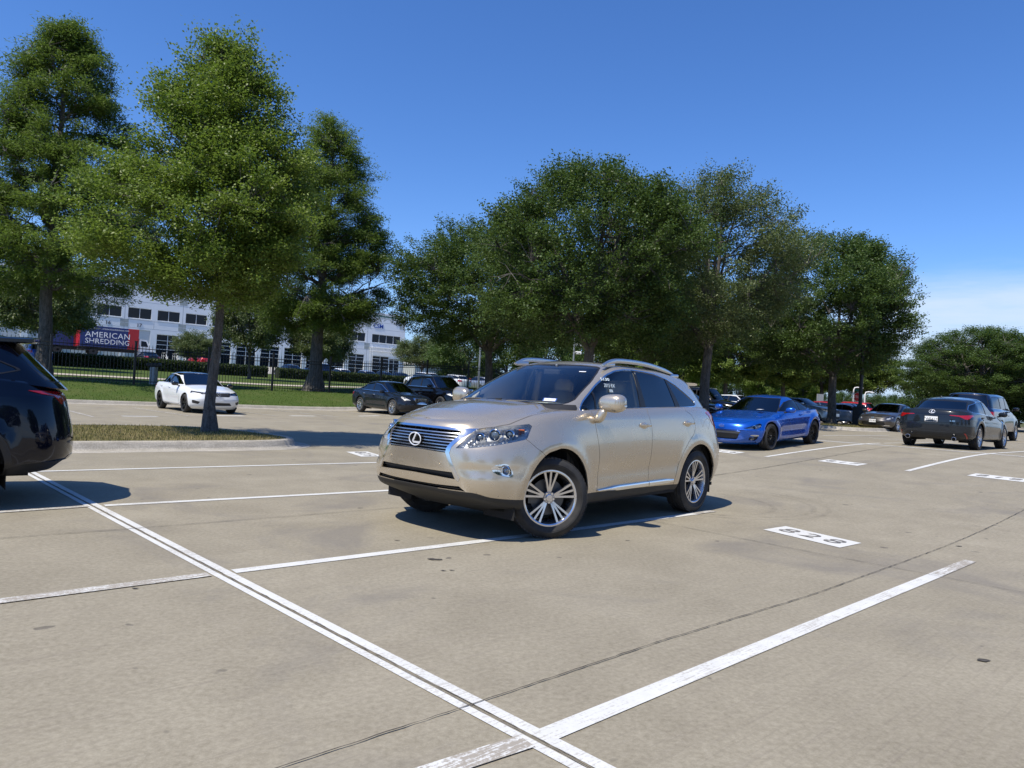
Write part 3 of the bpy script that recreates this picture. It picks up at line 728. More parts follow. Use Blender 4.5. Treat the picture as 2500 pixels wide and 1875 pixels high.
    for p, s in (((.918, .335, .667), 1), ((.918, .335, .667), -1), ((.436, .907, .456), 1), ((.436, .907, .456), -1)):
        a = math.radians(8) if p[0] > .6 else math.radians(72)
        M = Matrix.Translation((p[0], s*p[1], p[2])) @ Matrix.Rotation(s*a, 4, 'Z')
        pj = MB().lathe([(.0125, -.004), (.0125, .003), (.010, .003), (.0095, .001), (.0001, .002)], 20, 0, 'x'); pj.V = [tuple(M @ Vector(v)) for v in pj.V]; pj.obj('parking_sensor', CHAMP, r, auto=40)
    # ---- cabin
    ws = [(-.1, 1.657), (.30, 1.653), (.50, 1.640), (.555, 1.625), (.61, 1.56), (.665, 1.47), (.715, 1.32), (.730, 1.275), (.725, 1.25), (.69, 1.228), (.60, 1.218), (.45, 1.213), (-.1, 1.215)]
    fws = pyz(ws, nx=.22); wg, g, G = (lambda t: (t[0], t[1], t[2]))(seam(G, fws, .007)); wseal = g
    cow, G = G.cut(lambda V, N: np.maximum(V[:, 2]-1.225, -.62-V[:, 0])+np.where(N[:, 0] > .3, 0, 1.0)*np.maximum(0, .3-N[:, 0]))
    dlo = [(-.425, 1.176), (-.50, 1.245), (-.558, 1.285), (-.8, 1.428), (-1.046, 1.548), (-1.213, 1.603), (-1.38, 1.625), (-1.562, 1.634), (-1.80, 1.630), (-2.014, 1.616), (-2.291, 1.572), (-2.485, 1.518), (-2.70, 1.425), (-2.87, 1.340), (-2.915, 1.305), (-2.905, 1.285), (-2.83, 1.268), (-2.576, 1.256), (-1.636, 1.226), (-.46, 1.176)]
    fdl = pxz(dlo, .45)
    chs, G = G.cut(offs(fdl, .007)); dl, chs = chs.cut(offs(fdl, -.004))
    rg_ = [(-.1, 1.50), (.45, 1.49), (.50, 1.46), (.58, 1.33), (.56, 1.30), (-.1, 1.30)]
    rgl, G = G.cut(pyz(rg_, front=False, nx=.25))
    lo, G = G.cut(lambda V, N: V[:, 2]-ease([(-3.8, 1.13), (-2.9, 1.19), (-2.5, 1.20), (-1.6, 1.17), (-.7, 1.13), (0, 1.1)], V[:, 0]))
    sun_roof = [(-1.30, -.1), (-1.30, .33), (-1.33, .37), (-1.98, .37), (-2.0, .33), (-2.0, -.1)]
    sr, G = G.cut(lambda V, N: np.maximum(poly_sd(sun_roof, V[:, :2]), 1.6-V[:, 2]))
    G.skirt(.014).obj('roof', CHAMP, r); sr.off(.003).skirt(.01).obj('sunroof', GLOSSBLK, r)
    wg.off(-.003).obj('windscreen', WSGLASS, r); wseal.off(-.004).obj('windscreen_seal', SEAL, r); cow.off(-.002).obj('cowl', BLACKPL, r)
    ba, bb_ = wg.cut(lambda V, N: 1.620-V[:, 2]); ba.off(-.006).obj('windscreen_shade_band', SEAL, r)
    chs.off(.002).skirt(.014).obj('window_trim', CHROME, r, split=True); rgl.off(-.002).obj('rear_window', PRIVACY, r)
    cutx = lambda L: (lambda V, N: line_sd(L, V[:, [0, 2]]))
    # pillars inside the side glazing
    def split_line(s, L): return s.cut(cutx(L))
    a, rest = split_line(dl, [(-.735, 1.0), (-.748, 1.7)])         # left of line going up = smaller x
    if a.compact().V[:, 0].mean() < rest.compact().V[:, 0].mean(): a, rest = rest, a
    tri = a
    def front_back(s, L):
        a, b_ = s.cut(cutx(L)); ma, mb = [np.mean(q.V[sorted({i for F in q.F for i in F})][:, 0]) if q.F else 0 for q in (a, b_)]
        return (a, b_) if ma > mb else (b_, a)
    tri, rest = front_back(dl, [(-.675, 1.0), (-.715, 1.7)]); post, rest = front_back(rest, [(-.70, 1.0), (-.742, 1.7)])
    fgl, rest = front_back(rest, [(-1.545, 1.15), (-1.566, 1.7)]); bp, rest = front_back(rest, [(-1.677, 1.15), (-1.60, 1.7)])
    rgw, rest = front_back(rest, [(-2.372, 1.15), (-2.215, 1.7)]); cp, qg = front_back(rest, [(-2.52, 1.15), (-2.21, 1.7)])
    [q_.off(-.002).obj('window_pillar', SEAL, r, split=True) for q_ in (post, bp, cp)]
    tri.off(-.006).obj('quarter_glass', SIDEGLASS, r, split=True); fgl.off(-.006).obj('front_side_glass', SIDEGLASS, r, split=True)
    rgw.off(-.006).obj('rear_side_glass', PRIVACY, r, split=True); qg.off(-.006).obj('rear_quarter_glass', PRIVACY, r, split=True)
    # ---- tail
    for s in (1, -1):
        tl = [(-3.02, .845, 1.215), (-3.14, .875, 1.13), (-3.25, .86, 1.02), (-3.6, .70, 1.00), (-3.7, .52, 1.02), (-3.66, .50, 1.16), (-3.45, .68, 1.20)]
    tp = [(-3.02, 1.205), (-3.10, 1.16), (-3.20, 1.05), (-3.34, .99), (-3.9, .99), (-3.9, 1.17), (-3.4, 1.235)]
    def ftl(V, N): return np.maximum(poly_sd(tp, V[:, [0, 2]]), .46-V[:, 1])
    T2 = loft(HB, HBC, disp=hero_disp).cut(ftl)[0]; T2.off(.004).skirt(.012).obj('tail_light', RED, r, split=True)
    sp = band([(-3.06, -.57, 1.545), (-3.22, -.50, 1.555), (-3.28, -.3, 1.566), (-3.30, 0, 1.572), (-3.28, .3, 1.566), (-3.22, .50, 1.555), (-3.06, .57, 1.545)], .13, .020, 10); sp.obj('rear_spoiler', CHAMP, r, auto=40)
    # ---- sill trim, handles, mirrors, rails, wipers
    def tr(V, N):
        f = poly_sd([(-.66, .386), (-.75, .412), (-1.0, .422), (-1.63, .437), (-2.08, .445), (-2.15, .437), (-2.17, .405), (-1.64, .388), (-1.0, .386)], V[:, [0, 2]]); return np.maximum(f, .5-V[:, 1])
    for s in (1, -1):
        for xa_, xb_ in ((-.655, -1.612), (-1.622, -2.16)):
            P = [(xa_+(xb_-xa_)*t, s*(.926+.004*math.sin(3*t)), .398+.020*(-(xa_+(xb_-xa_)*t)-.655)/1.5) for t in np.linspace(0, 1, 9)]; band(P, .016, [(.006+.020*min(1, 3*t)) if xa_ > -1 else (.026 if t < .8 else .018) for t in np.linspace(0, 1, 9)], 10).obj('sill_trim', CHROME, r, auto=50)
    for s in (1, -1):
        for hx, hz in ((-1.50, 1.040), (-2.485, 1.068)):
            y0 = s*.914
            cup = blob((hx+.015, y0-s*.004, hz-.008), (.085, .016, .042), 2.2, 20, 8); h = cup.obj('door_handle', CHAMP, r, auto=60)
            band([(hx+.085, y0+s*.006, hz+.002), (hx+.05, y0+s*.032, hz+.003), (hx-.02, y0+s*.038, hz+.004), (hx-.075, y0+s*.034, hz+.004), (hx-.10, y0+s*.010, hz+.004)], [.010, .012, .012, .013, .012], [.014, .015, .015, .017, .017], 10).obj('handle_grip', CHAMP, h, auto=50)
        # mirror
        cx, cy, cz = -.655, s*1.045, 1.262
        def mf(p): return Vector((p.x*(.85+.15*p.y*s)-.25*p.y*s, p.y, p.z*(1+.12*p.y*s)-.10*p.x))
        mm = blob((cx, cy, cz), (.085, .135, .088), 2.7, 28, 16, f=mf).obj('mirror', CHAMP, r, auto=70)
        blob((cx+.035, s*.945, 1.135), (.045, .05, .075), 2.6, 18, 10, f=lambda p: Vector((p.x-.3*p.z, p.y+s*.5*p.z, p.z))).obj('mirror_foot', CHAMP, mm, auto=60)
        MB().box(cx-.088, cx-.074, cy-.105, cy+.105, cz-.06, cz+.06, bev=.006).obj('mirror_glass', CHROME, mm)
        b = MB()
        band([(cx+.050-.01, cy-s*.03, cz-.038), (cx+.045-.03, cy+s*.04, cz-.030), (cx-.01, cy+s*.10, cz-.024), (cx-.045, cy+s*.137, cz-.020)], .020, .010, 8).obj('turn_signal', CHROME, mm, auto=50)
        P = [(-1.08, .612, 1.655), (-1.17, .616, 1.685), (-1.28, .62, 1.712), (-1.42, .62, 1.724), (-1.7, .62, 1.728), (-2.0, .618, 1.718), (-2.3, .61, 1.690), (-2.55, .60, 1.655), (-2.72, .59, 1.610)]
        P = catmull(np.array(P), 3); P[:, 1] *= s
        nP = len(P); hh = [.008+.018*min(1, min(i, nP-1-i)/5) for i in range(nP)]
        rl = band(P.tolist(), [.020]*nP, hh, 10)
        for x0, x1, z0, z1_ in ((-1.10, -1.30, 1.645, 1.715), (-2.50, -2.72, 1.60, 1.655)):
            f = band([(x0, s*.612, z0+.005), ((x0*2+x1)/3, s*.612, z0+.02), (x1, s*.61, z0+.03)], .02, [.012, .03, .02], 8); rl.add(f.V, f.F)
        rl.obj('roof_rail', SATIN, r, auto=45)
    for y0, y1, z1_ in ((.10, .62, 0), (-.45, .05, 0)):
        b = MB().tube([(-.10, y0, 1.215), (-.13, y0+.06, 1.232), (-.20, (y0+y1)/2, 1.237), (-.25 if y1 > .3 else -.15, y1, 1.245)], [.012, .009, .008, .006], 6)
        b.tube([(-.115, y0+.02, 1.222), (-.13, y1*.9, 1.226)], .006, 6); b.obj('wiper', BLACKPL, r)
    fd_ = ell_ring(frame((-2.945, .918, 1.035), (-1, 0, 0), (0, .12, 1)), .083, .098, .05, .001, 40); o = fd_.obj('fuel_door', simple('champ_dark', (.16, .14, .11), .5), r)
    # ---- inside
    I = MB().box(-3.4, -.3, -.80, .80, .42, .46); I.box(-.42, -.30, -.80, .80, .45, 1.12); I.box(-3.45, -3.4, -.75, .75, .45, 1.15)
    for s in (-1, 1): I.box(-3.3, -.35, s*.80-.01, s*.80+.01, .45, 1.14)
    I.obj('cabin_tub', DARKTRIM, r)
    D = band([(-.60, -.79, 1.06), (-.52, -.4, 1.10), (-.50, 0, 1.11), (-.52, .4, 1.10), (-.60, .79, 1.06)], .22, .085, 12); dsh = D.obj('dashboard', simple('dash_dark', (.045, .045, .047), .7), r, auto=60)
    MB().box(-.78, -.42, -.68, .68, 1.13, 1.222).obj('dash_top', simple('dash_dark', (.045, .045, .047), .7), r)
    sw = MB().lathe([(.17, 0), (.182, .012), (.195, 0), (.182, -.012)], 28, 0, 'x', closed=True).lathe([(.0001, .01), (.06, .01), (.06, -.02), (.0001, -.02)], 16, 0, 'x').box(-.01, .01, -.17, .17, -.015, .015)
    M = Matrix.Translation((-.86, .38, 1.02)) @ Matrix.Rotation(math.radians(-25), 4, 'Y'); sw.V = [tuple(M @ Vector(v)) for v in sw.V]; sw.obj('steering_wheel', DARKTRIM, r, auto=50)
    for sx, sy in ((-1.32, .38), (-1.32, -.38)): seat(r, sx, sy, .62, BEIGE)
    for sy in (.42, 0, -.42): seat(r, -2.25, sy, .64, BEIGE)
    hl2 = G.cut(lambda V, N: np.maximum(1.60-V[:, 2], .3-N[:, 2]))[0].off(-.022); hl2.obj('headliner', simple('headliner_beige', (.45, .42, .36), .9), r)
    for s in (1, -1):
        pl = MB().tube([(-1.60, s*.76, 1.0), (-1.64, s*.75, 1.25), (-1.60, s*.665, 1.60)], [.05, .045, .035], 8); pl.obj('inner_pillar', simple('headliner_beige', (.45, .42, .36), .9), r)
    p = MB().box(-.74, -.46, -.30, .40, 1.226, 1.230).obj('dash_paper', PAPER, r)
    b = MB().box(-.03, .03, -.11, .11, -.03, .03, M=Matrix.Translation((-1.02, 0, 1.565)), bev=.012); b.obj('inside_mirror', DARKTRIM, r)
    # stickers and writing on the glass
    def on_glass(srf, yz=None, xz=None):
        from mathutils.bvhtree import BVHTree
        c = srf.compact(); t = BVHTree.FromPolygons([tuple(v) for v in c.V], c.F)
        if yz: h = t.ray_cast(Vector((2, yz[0], yz[1])), Vector((-1, 0, 0)))
        else: h = t.ray_cast(Vector((xz[0], 2, xz[1])), Vector((0, -1, 0)))
        return h
    for (y, z, w, h_) in ((.555, 1.262, .115, .052), (.46, 1.575, .075, .018)):
        h = on_glass(wg, yz=(y, z))
        if h[0]:
            n = h[1] if h[1].x > 0 else -h[1]; ya = Vector((0, 0, 1))-n*n.z; xa = ya.cross(n)
            M = frame(h[0]+n*.0015, xa, ya); st_ = MB().box(-w/2, w/2, -h_/2, h_/2, 0, .0008, M=M).obj('windscreen_sticker', PAPER, r)
            if w > .1:
                text_obj('sticker_text', '09-27', h_*.62, M @ Matrix.Translation((0, 0, .0012)), simple('ink_green', (.02, .12, .10), .6), st_, .0003)
                MB().box(-w/2-.012, w/2+.012, -h_/2-.008, h_/2+.01, -.0008, -.0002, M=M).obj('sticker_border', simple('sticker_blue', (.03, .08, .28), .5), st_)
    CH = simple('window_chalk', (.80, .92, 1.0), .8)
    for x, z, sz, txt in ((-.975, 1.500, .058, '5130'), (-1.005, 1.438, .056, '2015 RX'), (-1.02, 1.385, .048, '88k'), (-1.045, 1.300, .050, 'BLUETECHNINE')):
        h = on_glass(fgl, xz=(x, z))
        if h[0]:
            n = h[1] if h[1].y > 0 else -h[1]; ya = Vector((0, 0, 1))-n*n.z; xa = ya.cross(n)
            text_obj('window_writing', txt, sz, frame(h[0]+n*.004, xa, ya), CH, r, .0004, shear=.15, space=1.0)
    # ---- running gear
    wells(r, (0, -2.745), .50, .86); MB().box(-3.55, .50, -.74, .74, .26, .30).box(-2.3, -.5, -.88, .88, .27, .31).obj('underbody', WELL, r)
    ap = MB(); ap.box(-.10, .46, -.52, .52, .215, .27, bev=.02)
    for s in (-1, 1): ap.box(.36, .42, s*.66-.10, s*.66+.10, .19, .27, bev=.015)
    ap.obj('splash_guard', BLACKPL, r)
    for x, st in ((0, math.radians(-31)), (-2.745, 0)):
        for s in (1, -1): wheel(r, x, s*.81, s, .3705, .252, .235, 'triple5', steer=st)
    for o in [c for c in r.children if c.name.startswith('wheel') and 'well' not in c.name]:
        pass
    return r
# ---------------------------------------------------------------- other vehicles
def build_car(p, loc, yaw, label, group=None, name='car', cat='car'):
    """p: dict of shape data; front axle at x=0, nose at x=fo, tail at x=fo-L"""
    g = lambda k, d=None: p.get(k, d)
    L, Wd, H, fo, wb, R = p['L'], p['W'], p['H'], p['fo'], p['wb'], p['R']; hw = Wd/2; xr = fo-L; q = g('q', 1.0)
    hz, cz, bz, bzr, dz = p['hz'], p['cz'], p['bz'], p['bzr'], p['dz']        # hood lip, cowl, belt front, belt rear, deck edge
    sill = g('sill', .20); pm = p['paint']; n0 = g('n', 2.7); rf = g('rf', .78); rr = g('rr', .62); xa, xb, xc, xd = p['ws']
    def lv(dx, zf, zm, zr, w, wf, wr, n, dxr=None):
        dxr = dx if dxr is None else dxr
        return dict(xf=fo-dx, rf=rf, n=n, xr=xr+dxr, rr=rr, m=g('m', 2.7), W=[(fo-.1, hw*wf), (.1-.3, hw*(w*.6+wf*.4) if wf < w else hw*w), (-.8, hw*w), (-wb+.3, hw*w), (xr+.1, hw*wr)], Z=[(fo-.1, zf), (0.05, zf*.45+zm*.55), (-.8, zm), (-wb, zm*.4+zr*.6), (xr+.1, zr)])
    low = g('low', 0.0); tk = g('tk', 0.0)
    LV = [lv(.16+low, sill-.01, sill+.03, sill+.08, .87, .86, .86, n0, .16), lv(.05+low*.5, sill+.09, sill+.10, sill+.16, .955, .94, .93, n0, .07), lv(.012, .40, .40, .44, .985, .965, .955, n0+.2, .015),
          lv(0, .50, .52, .56, .995, .965, .965, n0+.2, 0), lv(.01, hz-.20, bz-.32, .70, 1.0, .95, .96, n0+.1, .0+tk*.2), lv(.05, hz-.085, bz-.20, bz*.25+dz*.75-.14, .99, .915, .93, n0-.1, .02+tk*.8),
          lv(.115, hz-.015, bz-.085, dz-.05, .965, .86, .885, n0-.25, .06+tk), lv(.20, hz+.02, bz-.02, dz-.005, .92, .785, .84, n0-.35, .10+tk)]
    LV[-1]['Z'] = [(fo-.2, hz+.02), (xa+.35, (hz+cz)/2+.015), (xa-.1, cz-.02), (-.9 if xa > -.8 else xa-.3, bz-.005), (-wb*.75, bzr*.6+bz*.4), (-wb, bzr), (xr+.1, dz)]
    LV[-1]['W'] = [(fo-.1, hw*.78), (xa, hw*.86), (-.9, hw*.915), (-wb+.3, hw*g('hip', .915)), (xr+.1, hw*.83)]
    def disp(G):
        x, y, z = G[..., 0], G[..., 1], G[..., 2]; ok = y > .45
        for cx in (0.0, -wb):
            d = np.hypot(x-cx, z-R); G[..., 1] += g('flare', .018)*np.exp(-((d-R-.11)/.06)**2)*ok
        s = np.clip((-.45-x)/.2, 0, 1)*np.clip((x+wb-.45)/.2, 0, 1); G[..., 1] -= g('hollow', .02)*s*np.exp(-((z-.44)/.09)**2)*ok
        zc = g('crease', bz-.17)+.05*(-x)/wb; G[..., 1] += .009*np.clip((.2-x)/.5, 0, 1)*np.exp(-((z-zc)/.022)**2)*ok
        return G
    nf, ns, nr, k = (int(22*q), int(56*q), int(18*q), 4 if q > .9 else 3)
    B = loft(LV, g('crown', [(fo-.2, .03), (.3, .06), (xa, .06), (-wb, .03), (xr+.1, .02)]), nf, ns, nr, k, 10, disp)
    wt = g('wt', .66)
    def gl(t, f, w):                                     # greenhouse level at height fraction t
        zt = H-.045; dr = g('drop', .05)
        zb = [(xa, cz-.03), (-.9, bz-.03), (-wb*.75, bzr*.6+bz*.4-.03), (-wb-.1, bzr-.03), (xd, dz-.03)]
        xs = [xa, -.9, (xb+xc)/2, -wb*.75, -wb-.1, xd]; z0 = ease(sorted(zb), xs); X1 = xb+(xa-xb)*(1-f); X2 = xc+(xd-xc)*(1-f)
        ztop = {0: zt-.02, 1: zt-.012, 2: zt, 3: zt-dr*.5, 4: zt-dr, 5: zt-dr*1.3}
        return dict(xf=X1, rf=.48-.16*t, n=2.5+.3*t, xr=X2, rr=.50-.1*t, m=2.6, W=[(X1-.1, hw*(w*.93)), (X1-.55, hw*w), (-wb+.4, hw*w), (X2+.2, hw*w*(.90-.03*t))], Z=[(xs[i]*(1-t)+t*(xb+(xc-xb)*i/5), z0[i]*(1-t)+t*ztop[i]) for i in range(6)][::-1])
    wbelt = g('wbelt', .895)
    GL = [gl(0, 0, wbelt), gl(.42, .44, wbelt*.6+wt*1.08*.4), gl(.78, .80, wbelt*.2+wt*1.07*.8), gl(.94, .955, wt*1.015), gl(1.0, 1.0, wt*.93)]
    G = loft(GL, g('gcrown', [(xb, .012), (xb-.25, .04), (xc+.2, .04), (xc, .015)]), int(16*q)+2, int(40*q), int(14*q)+2, k+1)
    T = thing(name, label, cat, loc, yaw, group)
    for cx in (0, -wb): B = B.cut(lambda V, N: np.maximum(np.hypot(V[:, 0]-cx, V[:, 2]-R)-(R+.055), .4-V[:, 1]), 1 if q < 1 else 0)[1]
    cab = g('cab') or [(xa-.12, -.1), (xa-.14, .3), (xa-.34, hw*.70), (xa-.55, hw*.83), (-wb*.7, hw*.83), (xd+.5, hw*.76), (xd+.16, hw*.5), (xd+.12, -.1)]
    B = B.cut(lambda V, N: np.maximum(poly_sd(cab, V[:, :2]), min(cz, bz, dz)-.10-V[:, 2]))[1]
    fp = lambda P: (lambda V, N: np.maximum(poly_sd(P, np.c_[V[:, 1]+(fo-V[:, 0]), V[:, 2]]), -.1-V[:, 0]))
    rp = lambda P: (lambda V, N: np.maximum(poly_sd(P, np.c_[V[:, 1]+(V[:, 0]-xr), V[:, 2]]), V[:, 0]-(-wb*.75)))
    sv = int(g('ref', 2))
    if g('clad'):
        zf_, zs_, zr_, cm = p['clad']; C, B = B.cut(lambda V, N: V[:, 2]-ease([(fo, zf_), (.35, zf_), (.0, zs_), (-wb, zs_), (-wb-.35, zr_), (xr, zr_)], V[:, 0])); C.skirt(.02).obj('lower_cladding', cm, T)
    if g('archclad'):
        C, B = B.cut(lambda V, N: np.maximum(np.minimum(np.hypot(V[:, 0], V[:, 2]-R), np.hypot(V[:, 0]+wb, V[:, 2]-R))-(R+.055+p['archclad']), .4-V[:, 1])); [q_.off(.004).skirt(.02).obj('arch_trim', BLACKPL, T, split=True) for q_ in C.cut(lambda V, N: V[:, 0]+wb/2)]
    for nm, poly, m, off_, kind in g('front', []):
        a, B = B.cut(fp(poly) if kind == 'p' else pyz(poly, nx=.12), sv); a.off(off_).obj(nm, m, T) if off_ <= 0 else a.off(off_).skirt(.02).obj(nm, m, T)
    for nm, poly, m, off_, kind in g('rear', []):
        f = rp(poly) if kind == 'p' else pyz(poly, front=False, nx=.1)
        a, B = B.cut(f, sv); spl = nm == 'tail_light'; a = a.off(off_) if off_ <= 0 else a.off(off_).skirt(.02); a.obj(nm, m, T, split=spl and min(v[0] for v in poly) > 0)
    for poly in g('head', []):
        a, B = B.cut(fp(poly), sv)
        bowl = a.off(-.05)
        for s in (1, -1):
            c = bowl.compact()
            if not c.F: continue
            c = c if s > 0 else c.mirror(); h = new_obj('headlight', c.V, c.F, g('bowl') or simple('headlight_bowl_dark', (.62, .63, .65), .4, .3, vary=.4, scale=30), T, N=c.N)
            e = a.off(.002).compact(); e = e if s > 0 else e.mirror(); new_obj('headlight_lens', e.V, e.F, LENS, h, N=e.N)
            if q > .6:
                ctr = e.V.mean(0); nn = e.N.mean(0); nn /= np.linalg.norm(nn); M = Matrix.Translation(Vector(ctr)-Vector(nn)*.03) @ Vector((1, 0, 0)).rotation_difference(Vector((nn[0]+.6, nn[1], 0))).to_matrix().to_4x4()
                b = MB().lathe([(.048, -.02), (.05, .01), (.040, .012), (.036, 0)], 20, 0, 'x').lathe([(.035, .0), (.02, .012), (.0001, .015)], 20, 1, 'x'); b.V = [tuple(M @ Vector(v)) for v in b.V]; b.obj('projector', None, h, mats=[CHROME, GLOSSBLK], auto=50)
    gaps = None
    def seam(s_, f, w=.003):
        a, o = s_.cut(offs(f, -w)); gg, o = o.cut(offs(f, w)); return a, gg, o
    for nm, poly in g('doors', []):
        a, gg, B = seam(B, pxz(poly, .35)); gaps = gg if gaps is None else gaps+gg; a.skirt(.01).obj(nm, pm, T, split=True)
    if g('hood'):
        a, gg, B = seam(B, lambda V, N: np.maximum(np.maximum(poly_sd(p['hood'], V[:, :2]), hz-.03-V[:, 2]), xa-.25-V[:, 0])); gaps = gg if gaps is None else gaps+gg; a.skirt(.01).obj('hood', pm, T)
    for poly in g('rseams', []):
        a, gg, B = seam(B, rp(poly)); gaps = gg if gaps is None else gaps+gg; B = B+a
    B.skirt(.015).obj('body', pm, T)
    if gaps is not None: gaps.off(-.007).obj('panel_gap', GAP, T)
    # cabin glazing
    bt = lambda V: ease(sorted([(xa, cz), (-.9, bz), (-wb*.75, bzr*.6+bz*.4), (-wb-.1, bzr), (xd, dz)]), V[:, 0])
    zt = H-.045; wz = lambda z, ww: hw*(wbelt+(wt-wbelt)*((z-cz)/(zt-cz))**1.25)*ww
    zl = [cz+(zt-.035-cz)*t for t in (0, .3, .6, .85, 1.0)]
    ws = [(-.1, zt-.018)]+[(wz(z, g('wsw', .84)), z) for z in zl[::-1]]+[(-.1, cz-.02)]
    wg, sg_, G = seam(G, pyz(ws, nx=.2), .006)
    zq = [dz+(zt-.05-g('drop', .05)-dz)*t for t in g('rw', (.12, .3, .6, .85, 1.0))]
    rw = [(-.1, zq[-1]+.012)]+[(wz(z, g('rww', .80)), z) for z in zq[::-1]]+[(-.1, zq[0])]
    rg_, sg2, G = seam(G, pyz(rw, front=False, nx=.15), .006)
    ch, G = G.cut(offs(pxz(p['dlo'], .4), .008), 1); dl, ch = ch.cut(offs(pxz(p['dlo'], .4), -.003))
    lo, G = G.cut(lambda V, N: V[:, 2]-(bt(V)-.06))
    roofm = g('roofm', pm)
    if roofm is not pm:
        rf_, G = G.cut(lambda V, N: np.maximum(zt-.10-V[:, 2], .72-N[:, 2])); rf_.obj('roof_panel', roofm, T)
    G.skirt(.012).obj('roof', pm, T)
    gw = g('glassw', TINTED); gs = g('glass', PRIVACY)
    wg.off(-.003).obj('windscreen', gw, T); sg_.off(-.003).obj('windscreen_seal', SEAL, T); sg2.off(-.003).obj('rear_window_seal', SEAL, T); rg_.off(-.003).obj('rear_window', gs, T)
    ch.off(.002).skirt(.012).obj('window_trim', g('trim', SEAL), T, split=True)
    rest = dl; parts = []; pil = None
    for (x0, x1, y0, y1) in g('pillars', []):           # (x front at belt, x front at roof, x rear at belt, x rear at roof)
        def fb(s_, L_):
            a, b_ = s_.cut(lambda V, N: line_sd(L_, V[:, [0, 2]])); ma, mb = [np.mean(t_.V[sorted({i for F in t_.F for i in F})][:, 0]) if t_.F else 99 for t_ in (a, b_)]
            return (a, b_) if ma > mb else (b_, a)
        a, rest = fb(rest, [(x0, bz-.1), (x1, zt)]); b_, rest = fb(rest, [(y0, bz-.1), (y1, zt)]); parts.append(a); pil = (pil or [])+[b_]
    parts.append(rest)
    for i, a in enumerate(parts):
        if a.F: a.off(-.005).obj('side_glass', gs if i or g('darkfront', 1) else gw, T, split=True)
    for b_ in (pil or []): b_.off(-.001).obj('window_pillar', SEAL, T, split=True)
    # fittings
    for s in (1, -1):
        mx_, mz_ = p['mirror']; mm = blob((mx_, s*(hw+.085), mz_), (.075, .115, .070), 2.5, 18, 10, f=lambda v: Vector((v.x-.25*v.y*s, v.y, v.z*(1+.1*v.y*s)))).obj('mirror', g('mirm', pm), T, auto=70)
        band([(mx_+.03, s*(hw-.06), mz_-.07), (mx_+.02, s*(hw+.06), mz_-.04)], [.03, .03], [.02, .02], 8).obj('mirror_arm', BLACKPL, mm)
        for hx, hz_ in g('handles', []):
            y0 = s*(hw*.985); band([(hx+.09, y0-s*.01, hz_), (hx+.05, y0+s*.022, hz_), (hx-.05, y0+s*.024, hz_), (hx-.09, y0-s*.005, hz_)], .011, .013, 8).obj('door_handle', g('handm', pm), T, auto=50)
        if g('rails'):
            x0, x1, zz, yy = p['rails']; P = catmull(np.array([(x0, s*yy, zz-.035), (x0-.12, s*yy, zz+.012), (x0-.3, s*yy, zz+.03), ((x0+x1)/2, s*yy, zz+.035), (x1+.3, s*yy, zz+.02), (x1, s*yy, zz-.045)]), 3); band(P.tolist(), .016, .014, 8).obj('roof_rail', g('railm', SATIN), T, auto=50)
        for rx, face, dk in ((0, 1, 1), (-wb, 1, 1)): wheel(T, rx, s*(hw-.115), s, R, p['rim'], g('tw', .22), p['spoke'], g('wface'), g('wdark'), q=min(q, .9) if q < 1 else 1)
    wells(T, (0, -wb), R+.075, hw-.05, .18, R); MB().box(xr+.45, fo-.35, -hw*.8, hw*.8, sill+.05, sill+.08).obj('underbody', WELL, T)
    I = MB(); xi = xa-.25; I.box(xd+.35, xi, -hw*.80, hw*.80, .40, .44)
    for s in (-1, 1): I.box(xd+.35, xi-.1, s*hw*.80-.01, s*hw*.80+.01, .44, min(bz, bzr)-.10)
    I.box(xi-.12, xi, -hw*.8, hw*.8, .44, cz-.10).box(xd+.33, xd+.35, -hw*.78, hw*.78, .44, dz-.12); I.obj('cabin_tub', DARKTRIM, T)
    band([(xi-.28, -hw*.78, cz-.13), (xi-.20, 0, cz-.085), (xi-.28, hw*.78, cz-.13)], .20, .07, 8).obj('dashboard', DARKTRIM, T)
    if q > .6:
        for sy in (.36, -.36): seat(T, xi-.80, sy, min(bz-.52, H-1.08), g('seatm', DARKTRIM))
    for (y, z, w, h, t, fr) in g('plates', []):
        M_ = ((fo+.006 if fr else xr-.008), y, z); plate(T, M_, (0, 1 if fr else -1, 0), (-.05 if fr else .08, 0, 1), w, h, t)
    return T
# paints
BLUE = paint('racing_blue_paint', (.001, .085, .46), .5, .26, dust=0, flake=.15)
GRAPH = paint('graphite_paint', (.014, .018, .024), .5, .22, dust=0)
NAVY = paint('midnight_paint', (.0015, .003, .010), .2, .16, dust=0)
NIGHTB = paint('blue_black_paint', (.008, .011, .017), .35, .28, dust=.012)
WHITE = paint('white_paint', (.76, .78, .79), 0.0, .35, dust=.02, flake=0)
SLATE = paint('dark_slate_paint', (.020, .028, .038), .45, .30, dust=.015)
GREY = paint('brown_grey_paint', (.085, .080, .080), .6, .33, dust=.03)
BLACK = paint('black_paint', (.003, .003, .004), .2, .22, dust=0)
PICKB = paint('dark_blue_paint', (.004, .009, .040), .3, .22, dust=0)
REDP = paint('red_paint', (.42, .012, .018), .3, .3, dust=.01)
SILV = paint('silver_paint', (.48, .50, .52), .7, .34, dust=.03)
BLKW = simple('black_alloy', (.014, .014, .015), .35, .6)
